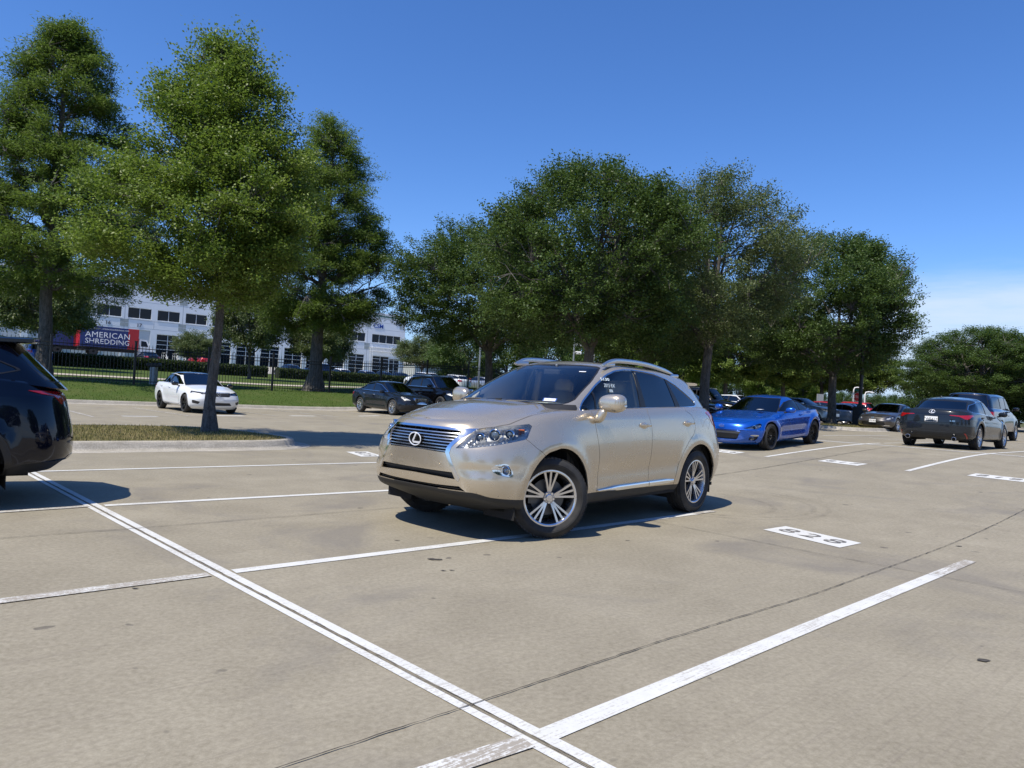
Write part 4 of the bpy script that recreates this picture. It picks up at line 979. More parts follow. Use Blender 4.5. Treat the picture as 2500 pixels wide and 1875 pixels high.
SEDAN = dict(L=4.75, W=1.80, H=1.45, fo=.92, wb=2.72, R=.33, rim=.215, spoke='twin5', hz=.74, cz=.93, bz=.93, bzr=.98, dz=1.0, ws=(-.30, -1.22, -2.72, -3.45), mirror=(-.72, 1.0),
  dlo=[(-.66, .965), (-1.30, 1.27), (-1.75, 1.325), (-2.3, 1.305), (-2.8, 1.19), (-3.05, 1.05), (-2.9, 1.015), (-1.8, .985)], pillars=[(-1.72, -1.78, -1.80, -1.84)], sill=.18,
  doors=[('front_door', [(-.52, 1.2), (-.56, .9), (-.60, .27), (-1.70, .27), (-1.76, .98), (-1.76, 1.2)]), ('rear_door', [(-1.76, 1.2), (-1.76, .98), (-1.70, .27), (-2.26, .27), (-2.38, .62), (-2.62, .80), (-2.66, 1.0), (-2.6, 1.2)])],
  handles=[(-1.60, .86), (-2.50, .89)], hood=[(2, -.2), (2, .56), (.55, .60), (-.2, .70), (-.45, .66), (-.45, -.2)],
  head=[[(.66, .60), (.85, .57), (1.30, .66), (1.50, .74), (1.2, .75), (.80, .68)]],
  front=[('grille', [(-.1, .69), (.42, .69), (.46, .60), (.40, .55), (-.1, .55)], BLACKPL, -.03, 'y'), ('lower_grille', [(-.1, .42), (.5, .42), (.55, .30), (-.1, .29)], BLACKPL, -.03, 'y')],
  rear=[('tail_light', [(.55, .78), (1.35, .80), (1.45, .92), (.60, .92)], RED, .003, 'p')])
SUVG = dict(SEDAN, L=4.8, W=1.90, H=1.70, wb=2.80, R=.365, rim=.235, hz=.98, cz=1.16, bz=1.14, bzr=1.20, dz=1.20, ws=(-.30, -1.10, -3.25, -3.72), mirror=(-.75, 1.22), sill=.25, wt=.68, drop=.03, rr=.45,
  dlo=[(-.66, 1.18), (-1.22, 1.56), (-1.7, 1.60), (-2.7, 1.575), (-3.25, 1.46), (-3.38, 1.27), (-2.6, 1.225), (-1.5, 1.195)], pillars=[(-1.70, -1.76, -1.80, -1.84), (-2.66, -2.70, -2.78, -2.80)],
  doors=[('front_door', [(-.52, 1.35), (-.56, 1.1), (-.62, .36), (-1.70, .36), (-1.76, 1.15), (-1.76, 1.35)]), ('rear_door', [(-1.76, 1.35), (-1.76, 1.15), (-1.70, .36), (-2.30, .36), (-2.45, .78), (-2.68, .95), (-2.72, 1.35)])],
  handles=[(-1.60, 1.04), (-2.52, 1.07)], head=[[(.66, .80), (.85, .76), (1.35, .84), (1.50, .93), (1.2, .94), (.80, .90)]],
  front=[('grille', [(-.1, .93), (.46, .93), (.50, .78), (.42, .70), (-.1, .70)], BLACKPL, -.03, 'y'), ('lower_grille', [(-.1, .52), (.55, .52), (.60, .38), (-.1, .37)], BLACKPL, -.03, 'y')],
  rear=[('tail_light', [(.60, .95), (1.25, .95), (1.30, 1.15), (.70, 1.15)], RED, .003, 'p')], crown=[(.7, .03), (.3, .05), (-.3, .05), (-2.8, .02), (-3.9, .02)])
COUPE = dict(L=4.24, W=1.775, H=1.30, fo=.85, wb=2.57, R=.318, rim=.232, spoke='mesh', hz=.68, cz=.88, bz=.885, bzr=.93, dz=.93, ws=(-.42, -1.20, -2.25, -3.12), sill=.15, rf=.82, n=2.55, paint=BLUE, wface=BLKW, wdark=BLKW, hip=.95, flare=.034, hollow=.035,
  dlo=[(-.76, .915), (-1.22, 1.125), (-1.5, 1.175), (-1.8, 1.17), (-2.12, 1.11), (-2.36, 1.02), (-2.42, .965), (-2.2, .94), (-1.5, .922)], pillars=[(-1.86, -1.78, -1.90, -1.81)], mirror=(-.80, .955), glassw=TINTED, drop=.07, wt=.62, tw=.215, seatm=simple('seat_grey', (.12, .12, .12), .8),
  doors=[('door', [(-.50, 1.1), (-.54, .85), (-.60, .24), (-1.80, .24), (-1.92, .55), (-1.90, 1.1)])], handles=[(-1.72, .82)], hood=[(2, -.2), (2, .40), (.66, .46), (.45, .60), (.1, .69), (-.3, .70), (-.5, .66), (-.5, -.2)],
  head=[[(.62, .535), (.80, .52), (1.08, .515), (1.22, .56), (1.27, .635), (1.20, .655), (.95, .60)]],
  front=[('grille_bar', [(-.1, .485), (.47, .475), (.455, .43), (.43, .40), (-.1, .405)], simple('matte_charcoal', (.06, .063, .067), .5), -.004, 'y'), ('grille', [(-.1, .405), (.43, .40), (.38, .285), (.34, .255), (-.1, .255)], BLACKPL, -.04, 'y'),
   ('fog_recess', [(.80, .325), (.98, .34), (1.10, .36), (1.10, .30), (1.02, .24), (.80, .255)], BLACKPL, -.02, 'p'), ('fog_trim', [(.82, .365), (.88, .385), (1.12, .385), (1.14, .355), (1.0, .350)], SATIN, .006, 'p')],
  rear=SEDAN['rear'], crown=[(.65, .05), (.3, .045), (-.4, .045), (-2.6, .03), (-3.3, .03)])
# ---------------------------------------------------------------- terrain
def ss(t): t = np.clip(t, 0, 1); return t*t*(3-2*t)
def gz(x, y):
    x = np.asarray(x, float); y = np.asarray(y, float)
    lot = .48*ss((x+.5*y-7)/14); v = .682*x-.731*y; m = 1-ss((x/np.maximum(y, 5)-.10)/.12)
    b = np.where(v < -31.2, .15+.60*ss((-31.2-v)/4.8)+np.clip(-36-v, 0, 34)*.024+np.clip(-70-v, 0, 46)*.044, 0)
    r = lot*(1-m*ss((-31.2-v)/30))+b*m
    return r
def gzf(x, y): return float(gz(x, y))
def UV(u, v): return (.731*u+.682*v, .682*u-.731*v)
def sheet(name, us, vs, m, dz=0.0, keep=None, uv=True):
    P = [(UV(u, v) if uv else (u, v)) for v in vs for u in us]; X = np.array([p[0] for p in P]); Y = np.array([p[1] for p in P])
    V = np.c_[X, Y, gz(X, Y)+dz]; n = len(us); F = []
    for j in range(len(vs)-1):
        for i in range(n-1):
            q = [j*n+i, j*n+i+1, (j+1)*n+i+1, (j+1)*n+i]
            if keep is None or keep(V[q].mean(0)): F.append(q)
    nn = np.cross(V[F[0][1]]-V[F[0][0]], V[F[0][3]]-V[F[0][0]])
    if nn[2] < 0: F = [f[::-1] for f in F]
    o = new_obj(name, V, F, m, smooth=True); return struct(o)
def concrete(nm):
    t = NT(nm); p = t.pos(); r = math.radians(43)
    pr = t.scale(p, 1, 1, 1, -r)
    big = t.noise(p, .22, 6, .6); mid = t.noise(p, 1.3, 8, .65, .4); fine = t.noise(p, 34, 8, .75); grain = t.noise(p, 160, 3, .7)
    br = t.noise(t.scale(pr, 2.2, 70, 1), 1.0, 4, .6); br2 = t.noise(t.scale(pr, .7, 22, 1), 1.0, 5, .65)
    c = t.mixc(t.map(mid, .35, .67), (.250, .218, .155), (.382, .340, .252))
    c = t.mixc(t.math('MULTIPLY', t.map(big, .42, .66), .55, True), c, (.208, .184, .128))
    c = t.mixc(t.math('MULTIPLY', t.map(fine, .35, .62), .55, True), t.mixc(.55, c, (.16, .14, .10)), t.mixc(.5, c, (.47, .43, .34)))
    c = t.mixc(t.math('MULTIPLY', t.map(grain, .58, .75), .5, True), c, (.50, .46, .38))
    c = t.mixc(t.math('MULTIPLY', t.map(br, .52, .72), .30, True), c, (.16, .135, .11))
    c = t.mixc(t.math('MULTIPLY', t.map(br2, .55, .75), .28, True), c, (.20, .17, .14))
    # tyre marks and worn dark patches with a shape of their own
    st = t.noise(t.scale(p, .5, .5, .5), 1.0, 7, .6, 1.2); c = t.mixc(t.math('MULTIPLY', t.map(st, .54, .68), .6, True), c, (.17, .155, .135))
    spots = t.noise(p, 5.5, 2, .4); c = t.mixc(t.math('MULTIPLY', t.map(spots, .735, .76), .6, True), c, (.07, .062, .055))
    h = t.math('ADD', t.math('MULTIPLY', fine, .6), t.math('MULTIPLY', br, .5))
    t.pbr(Base_Color=c, Roughness=.86, Normal=t.bump(h, .45, .004), Specular_IOR_Level=.35); return t.m
CONC = mat('parking_concrete', concrete)
def curbc(nm):
    t = NT(nm); p = t.pos(); z = t.n('SeparateXYZ', {0: p}).outputs[2]
    c = t.mixc(t.map(t.noise(p, 3, 7, .65), .3, .7), (.36, .33, .27), (.52, .48, .41)); c = t.mixc(t.map(t.noise(p, 40, 5), .4, .65), t.mixc(.35, c, (.14, .125, .11)), c)
    k = t.noise(t.scale(p, 1.5, 1.5, 30), 1.5, 6, .7); c = t.mixc(t.math('MULTIPLY', t.map(k, .52, .68), .5, True), c, (.16, .15, .135))
    t.pbr(Base_Color=c, Roughness=.88, Normal=t.bump(t.noise(p, 50, 6), .4, .004)); return t.m
CURB = mat('kerb_concrete', curbc)
def grassg(base, hi, dry, nm):
    def f(n_):
        t = NT(n_); p = t.pos(); a = t.noise(p, 1.1, 6, .6); b = t.noise(p, 22, 6, .7)
        c = t.mixc(t.map(b, .32, .68), base, hi); c = t.mixc(t.math('MULTIPLY', t.map(a, .45, .68), dry[3], True), c, dry[:3])
        t.pbr(Base_Color=c, Roughness=.95, Normal=t.bump(b, .9, .03), Specular_IOR_Level=.1); return t.m
    return mat(nm, f)
LAWN = grassg((.040, .070, .013), (.085, .125, .030), (.13, .13, .05, .35), 'lawn_green')
DRYG = grassg((.095, .092, .032), (.17, .155, .062), (.26, .21, .11, .75), 'lawn_dry')
FARG = grassg((.05, .065, .02), (.10, .11, .045), (.20, .175, .11, .5), 'far_ground')
def paintm(wear, nm, col=(.66, .66, .63)):
    def f(n_):
        t = NT(n_); p = t.pos(); pr = t.scale(p, 1, 1, 1, -math.radians(43))
        w = t.math('ADD', t.math('MULTIPLY', t.noise(p, 55, 6, .75), .5), t.math('MULTIPLY', t.noise(t.scale(pr, 5, 90, 1), 1.0, 4, .6), .5)); big = t.noise(p, 1.2, 4, .6)
        k = t.map(t.math('ADD', w, t.math('MULTIPLY', t.math('SUBTRACT', big, .5), .35)), .56-wear*.16, .62-wear*.14)
        pc = t.mixc(t.map(t.noise(p, 8, 6, .7), .3, .7), tuple(v*.86 for v in col), col)
        c = t.mixc(t.math('MULTIPLY', k, .25+.75*min(1, wear*1.2), True), pc, (.30, .265, .215)); t.pbr(Base_Color=c, Roughness=.75, Normal=t.bump(w, .4, .003)); return t.m
    return mat(nm, f)
PAINTL = paintm(.28, 'line_paint'); PAINTW = paintm(.75, 'worn_line_paint')
JOINT = simple('joint_sealant', (.060, .053, .044), .9, scale=30, vary=.6)
sheet('parking_lot', np.concatenate([np.arange(-60, -10, 5), np.arange(-10, 45, .75), np.arange(45, 140, 3)]), np.concatenate([np.arange(-31.05, 20, .9), np.arange(20, 80, 5)]), CONC)
far = np.concatenate([-np.geomspace(1500, 60, 14), np.arange(-50, 60, 7), np.geomspace(60, 1500, 18)])
def stroke_on(name, pts, w, m, dz=.004, step=.35, jit=0.0, seed=0, taper=False):
    """painted line or crack draped on the ground along world points"""
    rg = random.Random(seed); Q = []
    for a, b in zip(pts[:-1], pts[1:]):
        d = math.dist(a, b); n = max(1, int(d/step))
        for i in range(n): Q.append((a[0]+(b[0]-a[0])*i/n, a[1]+(b[1]-a[1])*i/n))
    Q.append(tuple(pts[-1])); V = []; n = len(Q)
    for i, q in enumerate(Q):
        a, b = Q[max(i-1, 0)], Q[min(i+1, n-1)]; d = math.dist(a, b); nx, ny = -(b[1]-a[1])/d, (b[0]-a[0])/d
        o = rg.uniform(-jit, jit); ww = w/2*(rg.uniform(.5, 1.5) if jit else 1)
        for s in (-1, 1): x, y = q[0]+nx*(o+s*ww), q[1]+ny*(o+s*ww); V.append((x, y, gzf(x, y)+dz))
    F = [[2*i, 2*i+2, 2*i+3, 2*i+1] for i in range(n-1)]
    if np.cross(np.array(V[2])-V[0], np.array(V[1])-V[0])[2] < 0: F = [f[::-1] for f in F]
    return V, F
def marks(name, items, m, z0=.004):
    b = MB()
    for it in items: V, F = stroke_on(*((name,)+it[:2]), m, **dict(dict(dz=z0), **(it[2] if len(it) > 2 else {}))); b.add(V, F); z0 += .00012
    o = b.obj(name, m, None, smooth=True); o['kind'] = 'structure'; return o
S0, S1 = (-9.2, 12.1), (2.6, .26)
def par(a, b, off):
    d = math.dist(a, b); nx, ny = -(b[1]-a[1])/d, (b[0]-a[0])/d; return [(a[0]+nx*off, a[1]+ny*off), (b[0]+nx*off, b[1]+ny*off)]
marks('painted_line', [(par(S0, S1, .041), .060), (par(S0, S1, -.036), .046),
  ([(-3.87, 6.89), (-1.47, 8.94), (.35, 10.53)], .10), ([(-1.80, 4.80), (.21, 6.57), (2.26, 8.45)], .10), ([(.20, 2.735), (2.2, 4.6), (3.6, 5.90)], .10), ([(-5.87, 8.88), (-2.31, 12.05), (-1.7, 12.6)], .09),
  ([(5.70, 15.75), (10.55, 20.20)], .10), ([(10.65, 20.25), (15.4, 24.6)], .09), ([(7.55, 13.45), (12.36, 18.0)], .10), ([(12.46, 18.1), (17.2, 22.5)], .09),
  (par((3.4, 25.5), (24, 5.8), .07), .09), (par((3.4, 25.5), (24, 5.8), -.07), .09), ([(12.21, 24.14), (14.2, 22.3)], .09), ([(10.46, 23.76), (15.0, 28.2)], .09),
  ([(2.77, 18.7), (7.4, 23.1)], .09), ([(2.6, 17.9), (2.77, 18.7)], .09)], PAINTL)
marks('faded_painted_line', [([(3.6, 5.90), (4.28, 6.53)], .10), ([(-1.92, 4.69), (-2.75, 3.93), (-4.4, 2.4)], .10), ([(.13, 2.68), (-.5, 2.2), (-2.2, .6)], .10), ([(-3.97, 6.80), (-4.46, 6.31), (-6.2, 4.7)], .09), ([(2.26, 8.45), (2.55, 8.72)], .09),
  ([(-13.75, 22.17), (-11.65, 19.9)], .09), ([(-15.9, 24.3), (-13.75, 22.17)], .09), ([(-14.03, 26.4), (-10.33, 22.95)], .09), ([(-11.6, 28.9), (-8.55, 26.1)], .09), ([(-10.4, 31.2), (-6.7, 27.9)], .09), ([(-8.4, 33.2), (-4.8, 30.0)], .09)], PAINTW, .0061)
marks('expansion_joint', [
  ([(-2.6, .7), (-.7, 2.41), (-.11, 2.95), (.07, 3.12), (.9, 3.89), (2.21, 5.04), (3.79, 6.55), (6.93, 9.52), (14, 16.2)], .0058, dict(jit=.003, dz=.0079, step=.05, seed=1)),
  ([(-5.5, 3.8), (-3.77, 5.35), (-3.09, 5.93), (-1.32, 7.54), (.8, 9.4)], .007, dict(jit=.004, dz=.0079, step=.06, seed=2)), ([(1.3, 8.05), (1.88, 7.47), (2.68, 6.67), (3.52, 5.88), (3.98, 5.43), (6.0, 3.3)], .006, dict(jit=.004, dz=.0079, step=.06, seed=3)),
  ([(2.5, 11.5), (6.9, 15.6), (12.5, 21)], .012, dict(jit=.006, dz=.0079, step=.1, seed=5)), ([(-9, 9.6), (-6.5, 11.55)], .012, dict(jit=.006, dz=.0079, step=.1)), ([(-4.3, 13.6), (-1, 16.6)], .012, dict(jit=.006, dz=.0079, step=.1)),
  ([(-13.5, 19.2), (-6.5, 25.7), (0, 31.7)], .02, dict(jit=.006, dz=.0079, step=.2))], JOINT)
marks('spine_joint', [(par(S0, S1, -.006), .0035, dict(jit=.004, dz=.0078, step=.05)), (par(S0, S1, .004), .0022, dict(jit=.005, dz=.0081, step=.07, seed=4))], simple('spine_sealant', (.12, .105, .085), .9, scale=30, vary=.6))
# sealed gap seen between the two spine stripes, tar drips and little leaves
def tag_box(c, txt, name='stall_number'):
    ux, uy = .512, -.859; wx, wy = .763, .646; L_, H_ = .45, .235; b = MB(); V = []
    for a, s in ((-L_, -H_), (L_, -H_), (L_, H_), (-L_, H_)): x, y = c[0]+ux*a+wx*s, c[1]+uy*a+wy*s; V.append((x, y, gzf(x, y)+.005))
    b.add(V, [[0, 1, 2, 3]]); o = b.obj(name, paintm(.18, 'number_paint')); o['kind'] = 'structure'
    if txt:
        n = Vector(V[1])-Vector(V[0]); m_ = Vector(V[3])-Vector(V[0]); cc = sum((Vector(v) for v in V), Vector())/4+Vector((0, 0, .0035))
        M = frame(cc, n, m_); t_ = text_obj('stall_digits', txt, .33, M @ Matrix.Scale(1.25, 4, (1, 0, 0)), paintm(.55, 'stencil_black', (.12, .12, .12)), None, 0, space=1.3, offset=0); t_['kind'] = 'structure'
    return o
tag_box((3.17, 7.36), '828'); tag_box((6.93, 14.75), '817'); tag_box((8.72, 12.63), '818'); tag_box((-2.72, 13.50), '825'); tag_box((5.12, 16.85), '816')
marks('stall_tag', [([(-11.44, 20.98), (-10.78, 21.76)], .28), ([(-9.94, 24.06), (-9.34, 24.9)], .28), ([(-8.3, 26.9), (-7.62, 27.8)], .28), ([(-6.3, 29.6), (-5.6, 30.4)], .28)], PAINTL)
b = MB(); rg = random.Random(5)
for (x, y, r) in [(-.52, 5.45, .035), (-.42, 5.13, .012), (-.36, 5.15, .012), (2.62, 3.86, .024), (-.9, 6.05, .014), (-.42, 2.35, .02), (1.15, 6.6, .012), (-2.2, 4.3, .012), (4.6, 7.2, .02)]:
    n = 9; z = gzf(x, y); ph = rg.random()*6; b.add([(x+r*(1.8 if abs(math.cos(a)) > .7 else 1)*math.cos(a)*rg.uniform(.6, 1.2), y+r*math.sin(a)*rg.uniform(.5, 1.1), z+.006) for a in [2*math.pi*i/n for i in range(n)]], [list(range(n))])
struct(b.obj('tar_spot', JOINT))
# skid rings
b = MB()
for rr_, cxy in ((1.35, (2.75, 9.7)), (1.52, (2.75, 9.7)), (1.12, (2.4, 9.5))):
    V, F = stroke_on('s', [(cxy[0]+rr_*math.cos(a), cxy[1]+rr_*.95*math.sin(a)) for a in np.linspace(-2.2, 1.0, 26)], .07, None, dz=.003); b.add(V, F)
def skid(nm):
    t = NT(nm); p = t.pos(); n1 = t.noise(p, 6, 5, .6); tr = t.n('BsdfTransparent').outputs[0]; df = t.n('BsdfDiffuse', {0: (.09, .08, .07, 1)}).outputs[0]
    m = t.n('MixShader', {0: t.math('MULTIPLY', t.map(n1, .35, .7), .14, True)}); t.t.links.new(tr, m.inputs[1]); t.t.links.new(df, m.inputs[2]); t.surf(m.outputs[0]); return t.m
struct(b.obj('skid_mark', mat('skid', skid)))
# ---- far ground, lawn, street beyond the fence
g = sheet('ground', far, far, FARG, -.03, keep=lambda c: not (-1e9 < (.682*c[0]-.731*c[1]) < -1e9), uv=False)
g.location.z = 0
me = g.data
for v in me.vertices:
    vv = .682*v.co.x-.731*v.co.y
    if -45 < vv < 95 and abs(v.co.x) < 260 and abs(v.co.y) < 260: v.co.z -= 1.2
uu = np.concatenate([np.arange(-40, 50, 1.0), np.arange(50, 130, 4)]); vv_ = np.concatenate([-np.arange(31.15, 37, .35), -np.arange(37, 124, 3.0)])[::-1]
sheet('lawn', uu, vv_, LAWN)
sheet('footpath', uu, np.array([-47.0, -45.6, -44.3]), simple('path_concrete', (.42, .37, .30), .9, bump=.2), .03)
sheet('service_road', uu, np.linspace(-112, -80, 9), simple('road_concrete', (.36, .34, .30), .9, bump=.2), .04)
# ---- kerbs: a lip swept along a line, rounded on the road side
def kerb(name, pts, closed=False, h=.15, w=.17):
    P = [Vector((p[0], p[1], 0)) for p in pts]; n = len(P); prof = [(-.30, .002), (-.29, .004), (-.02, .012), (.012, .05), (.035, h-.02), (.06, h), (w, h+.002), (w+.01, h-.05)]; V = []; F = []
    for i, p in enumerate(P):
        a, c = (P[i-1], P[(i+1) % n]) if closed else (P[max(i-1, 0)], P[min(i+1, n-1)]); t = (c-a).normalized(); nr = Vector((-t.y, t.x, 0))
        for (d, z) in prof: q = p+nr*d; V.append((q.x, q.y, gzf(p.x, p.y)+z))
    m = len(prof)
    for i in range(n if closed else n-1):
        j = (i+1) % n
        for k in range(m-1): F.append([i*m+k, j*m+k, j*m+k+1, i*m+k+1])
    o = new_obj(name, V, F, CURB, smooth=True); o.data.set_sharp_from_angle(angle=math.radians(60)); return struct(o)
def rounded(cs, r, step=.35):
    out = []; n = len(cs)
    for i in range(n):
        a, b_, c = Vector(cs[i-1]), Vector(cs[i]), Vector(cs[(i+1) % n]); rr_ = r[i] if hasattr(r, '__len__') else r
        p, q = b_+(a-b_).normalized()*rr_, b_+(c-b_).normalized()*rr_; k = max(4, int(rr_/.18))
        for j in range(k+1): t = j/k; out.append(tuple(p*(1-t)**2+b_*2*t*(1-t)+q*t*t))
        d = (c-b_).length-rr_-(r[(i+1) % n] if hasattr(r, '__len__') else r); m = int(max(0, d)//1.0)
        nxt = c+(b_-c).normalized()*(r[(i+1) % n] if hasattr(r, '__len__') else r)
        for j in range(1, m): out.append(tuple(q+(nxt-q)*j/m))
    return out
BLADES = {}
def blades(name, label, test, box, n, h, m, seed, lean=.5):
    rg = np.random.default_rng(seed); X = rg.uniform(box[0], box[1], n); Y = rg.uniform(box[2], box[3], n); k = test(X, Y); X, Y = X[k], Y[k]; n = len(X)
    Z = gz(X, Y)+BLADES.get('dz', .13); hh = h*rg.uniform(.4, 1.25, n); a = rg.uniform(0, 2*np.pi, n); l = rg.uniform(0, lean, n)*hh; w = .004+.006*rg.random(n)+h*.04
    dx, dy = np.cos(a), np.sin(a); V = np.stack([np.stack([X-dy*w, Y+dx*w, Z], 1), np.stack([X+dy*w, Y-dx*w, Z], 1), np.stack([X+dx*l, Y+dy*l, Z+hh], 1)], 1).reshape(-1, 3)
    o = quads_obj(name, V, 3, m, rg.random(n)); o['kind'] = 'stuff'; o['label'] = label; return o
def bladem(c1, c2, nm):
    def f(n_):
        t = NT(n_); r = t.n('Attribute', attribute_name='rnd').outputs['Fac']; c = t.mixc(r, c1, c2); d = t.n('BsdfDiffuse', {0: c}).outputs[0]; tr = t.n('BsdfTranslucent', {0: c}).outputs[0]
        m = t.n('MixShader', {0: .35}); t.t.links.new(d, m.inputs[1]); t.t.links.new(tr, m.inputs[2]); t.surf(m.outputs[0]); return t.m
    return mat(nm, f)
def inside(poly):
    P = np.array(poly)
    return lambda X, Y: poly_sd(P, np.c_[X, Y]) < -.12
isl_n = rounded([UV(-30, -12.95), UV(7.2, -12.95), UV(6.2, -17.3), UV(-30, -17.3)], [.3, 1.9, 1.9, .3])
def island(pts, seed, green=False, nb=26000, hb=.06):
    kerb('kerb', pts, True); C_ = np.mean(pts, 0)
    inn = [(p[0]+(C_[0]-p[0])*0, p[1]) for p in pts]; P = []; n = len(pts)
    for i in range(n):
        a, c = Vector(pts[i-1]), Vector(pts[(i+1) % n]); t = (c-a).normalized(); q = Vector(pts[i])+Vector((-t.y, t.x))*.165; P.append(q)
    me_ = bpy.data.meshes.new('lawn'); bm_ = __import__('bmesh').new(); vs = [bm_.verts.new((q.x, q.y, gzf(q.x, q.y)+.14)) for q in P]; f = bm_.faces.new(vs)
    __import__('bmesh').ops.triangulate(bm_, faces=[f]); 
    __import__('bmesh').ops.recalc_face_normals(bm_, faces=bm_.faces[:]); bm_.to_mesh(me_); bm_.free(); me_.materials.append(DRYG if not green else LAWN)
    o = bpy.data.objects.new('lawn', me_); COL.objects.link(o); struct(o)
    xs = [q.x for q in P]; ys = [q.y for q in P]
    BLADES['dz'] = .13; x0, x1, y0, y1 = max(min(xs), -16), max(xs), max(min(ys), 0), max(ys)
    blades('grass', 'short dry yellow green grass on the kerbed island', inside([tuple(q) for q in P]), (x0, x1, y0, y1), nb, hb, bladem((.12, .13, .04), (.42, .34, .17), 'dry_blade'), seed)
area = lambda p: abs(sum(p[i-1][0]*p[i][1]-p[i][0]*p[i-1][1] for i in range(len(p))))/2
def ccw(p): return p if sum(p[i-1][0]*p[i][1]-p[i][0]*p[i-1][1] for i in range(len(p))) > 0 else p[::-1]
island(ccw(isl_n), 1, nb=120000, hb=.055)
island(ccw(rounded([UV(33.2, -12.7), UV(43.5, -12.7), UV(43.5, -17.2), UV(33.2, -17.2)], 1.6)), 2, nb=9000, hb=.08)
island(ccw(rounded([UV(17.5, -12.9), UV(28.5, -12.9), UV(28.5, -17.2), UV(17.5, -17.2)], 1.6)), 3, nb=6000, hb=.08)
kerb('kerb', [UV(u, -31.05) for u in np.arange(-42, 64, 1.0)])
BLADES['dz'] = -.01
blades('grass', 'mown green grass on the bank in front of the iron fence', lambda X, Y: ((.682*X-.731*Y) < -31.35) & ((.682*X-.731*Y) > -37.5), (-26, 8, 20, 52), 90000, .075, bladem((.030, .075, .010), (.10, .17, .035), 'green_blade'), 7)

# ---------------------------------------------------------------- trees
def bark(nm):
    t = NT(nm); o = t.obj(); a = t.noise(t.scale(o, 9, 9, 2.2), 1.6, 8, .7, .6); b_ = t.noise(o, 26, 6, .7)
    c = t.mixc(t.map(a, .36, .64), (.040, .035, .030), (.15, .135, .118)); c = t.mixc(t.math('MULTIPLY', t.map(b_, .5, .7), .5, True), c, (.24, .225, .205))
    t.pbr(Base_Color=c, Roughness=.92, Normal=t.bump(t.math('ADD', a, t.math('MULTIPLY', b_, .4)), 1.0, .05)); return t.m
BARK = mat('bark', bark)
def leafm(nm, c1, c2, gloss=.35, trans=.32):
    def f(n_):
        t = NT(n_); r = t.n('Attribute', attribute_name='rnd').outputs['Fac']; p = t.pos(); cl = t.noise(p, .9, 3, .5)
        c = t.mixc(t.math('ADD', t.math('MULTIPLY', t.math('POWER', r, 1.6), .75), t.map(cl, .3, .7, 0, .4), True), c1, c2)
        pb = t.n('BsdfPrincipled', {'Base Color': c, 'Roughness': .48}); pb.inputs['Specular IOR Level'].default_value = gloss
        tr = t.n('BsdfTranslucent', {0: t.mixc(.5, c, (.16, .26, .03))}).outputs[0]; m = t.n('MixShader', {0: trans}); t.t.links.new(pb.outputs[0], m.inputs[1]); t.t.links.new(tr, m.inputs[2]); t.surf(m.outputs[0]); return t.m
    return mat(nm, f)
L_ELM = leafm('elm_leaf', (.078, .138, .016), (.25, .325, .055), .45, .44); L_OAK = leafm('oak_leaf', (.033, .068, .015), (.098, .148, .038), .28, .3); L_CYP = leafm('cypress_leaf', (.058, .105, .020), (.18, .24, .052), .2, .42)
L_LCYP = leafm('light_cypress_leaf', (.10, .17, .03), (.25, .31, .085), .15, .42); L_SHR = leafm('shrub_leaf', (.03, .05, .018), (.10, .12, .05), .4, .3)
L_GREY = leafm('grey_oak_leaf', (.060, .090, .034), (.17, .20, .085), .3, .3); L_HEDGE = leafm('hedge_leaf', (.018, .032, .008), (.05, .075, .02), .3, .2)
def leaves(C, D, n, s, lw, ll, rg, droop=0.0, up=.5):
    """n leaves scattered round cluster centres C (k,3) elongated along D"""
    k = len(C); idx = rg.integers(0, k, n); t = np.clip(rg.normal(0, 1, n), -1.9, 1.9)
    P = C[idx]+D[idx]*(t*s*1.4)[:, None]+np.clip(rg.normal(0, s, (n, 3)), -1.8*s, 1.8*s)*np.array([1, 1, .7]); P[:, 2] -= droop*np.abs(rg.normal(0, s, n))
    nrm = rg.normal(0, 1, (n, 3)); nrm[:, 2] = np.abs(nrm[:, 2])+up; nrm /= np.linalg.norm(nrm, axis=1)[:, None]
    a = D[idx]*.8+rg.normal(0, .8, (n, 3)); a[:, 2] -= droop*.8; a -= nrm*(a*nrm).sum(1)[:, None]; a /= np.linalg.norm(a, axis=1)[:, None]+1e-9; b_ = np.cross(nrm, a)
    l = ll*rg.uniform(.6, 1.3, n)[:, None]/2; w = lw*rg.uniform(.7, 1.25, n)[:, None]/2
    return np.stack([P-a*l, P+b_*w, P+a*l, P-b_*w], 1).reshape(-1, 3), rg.random(n)
_trees = {}
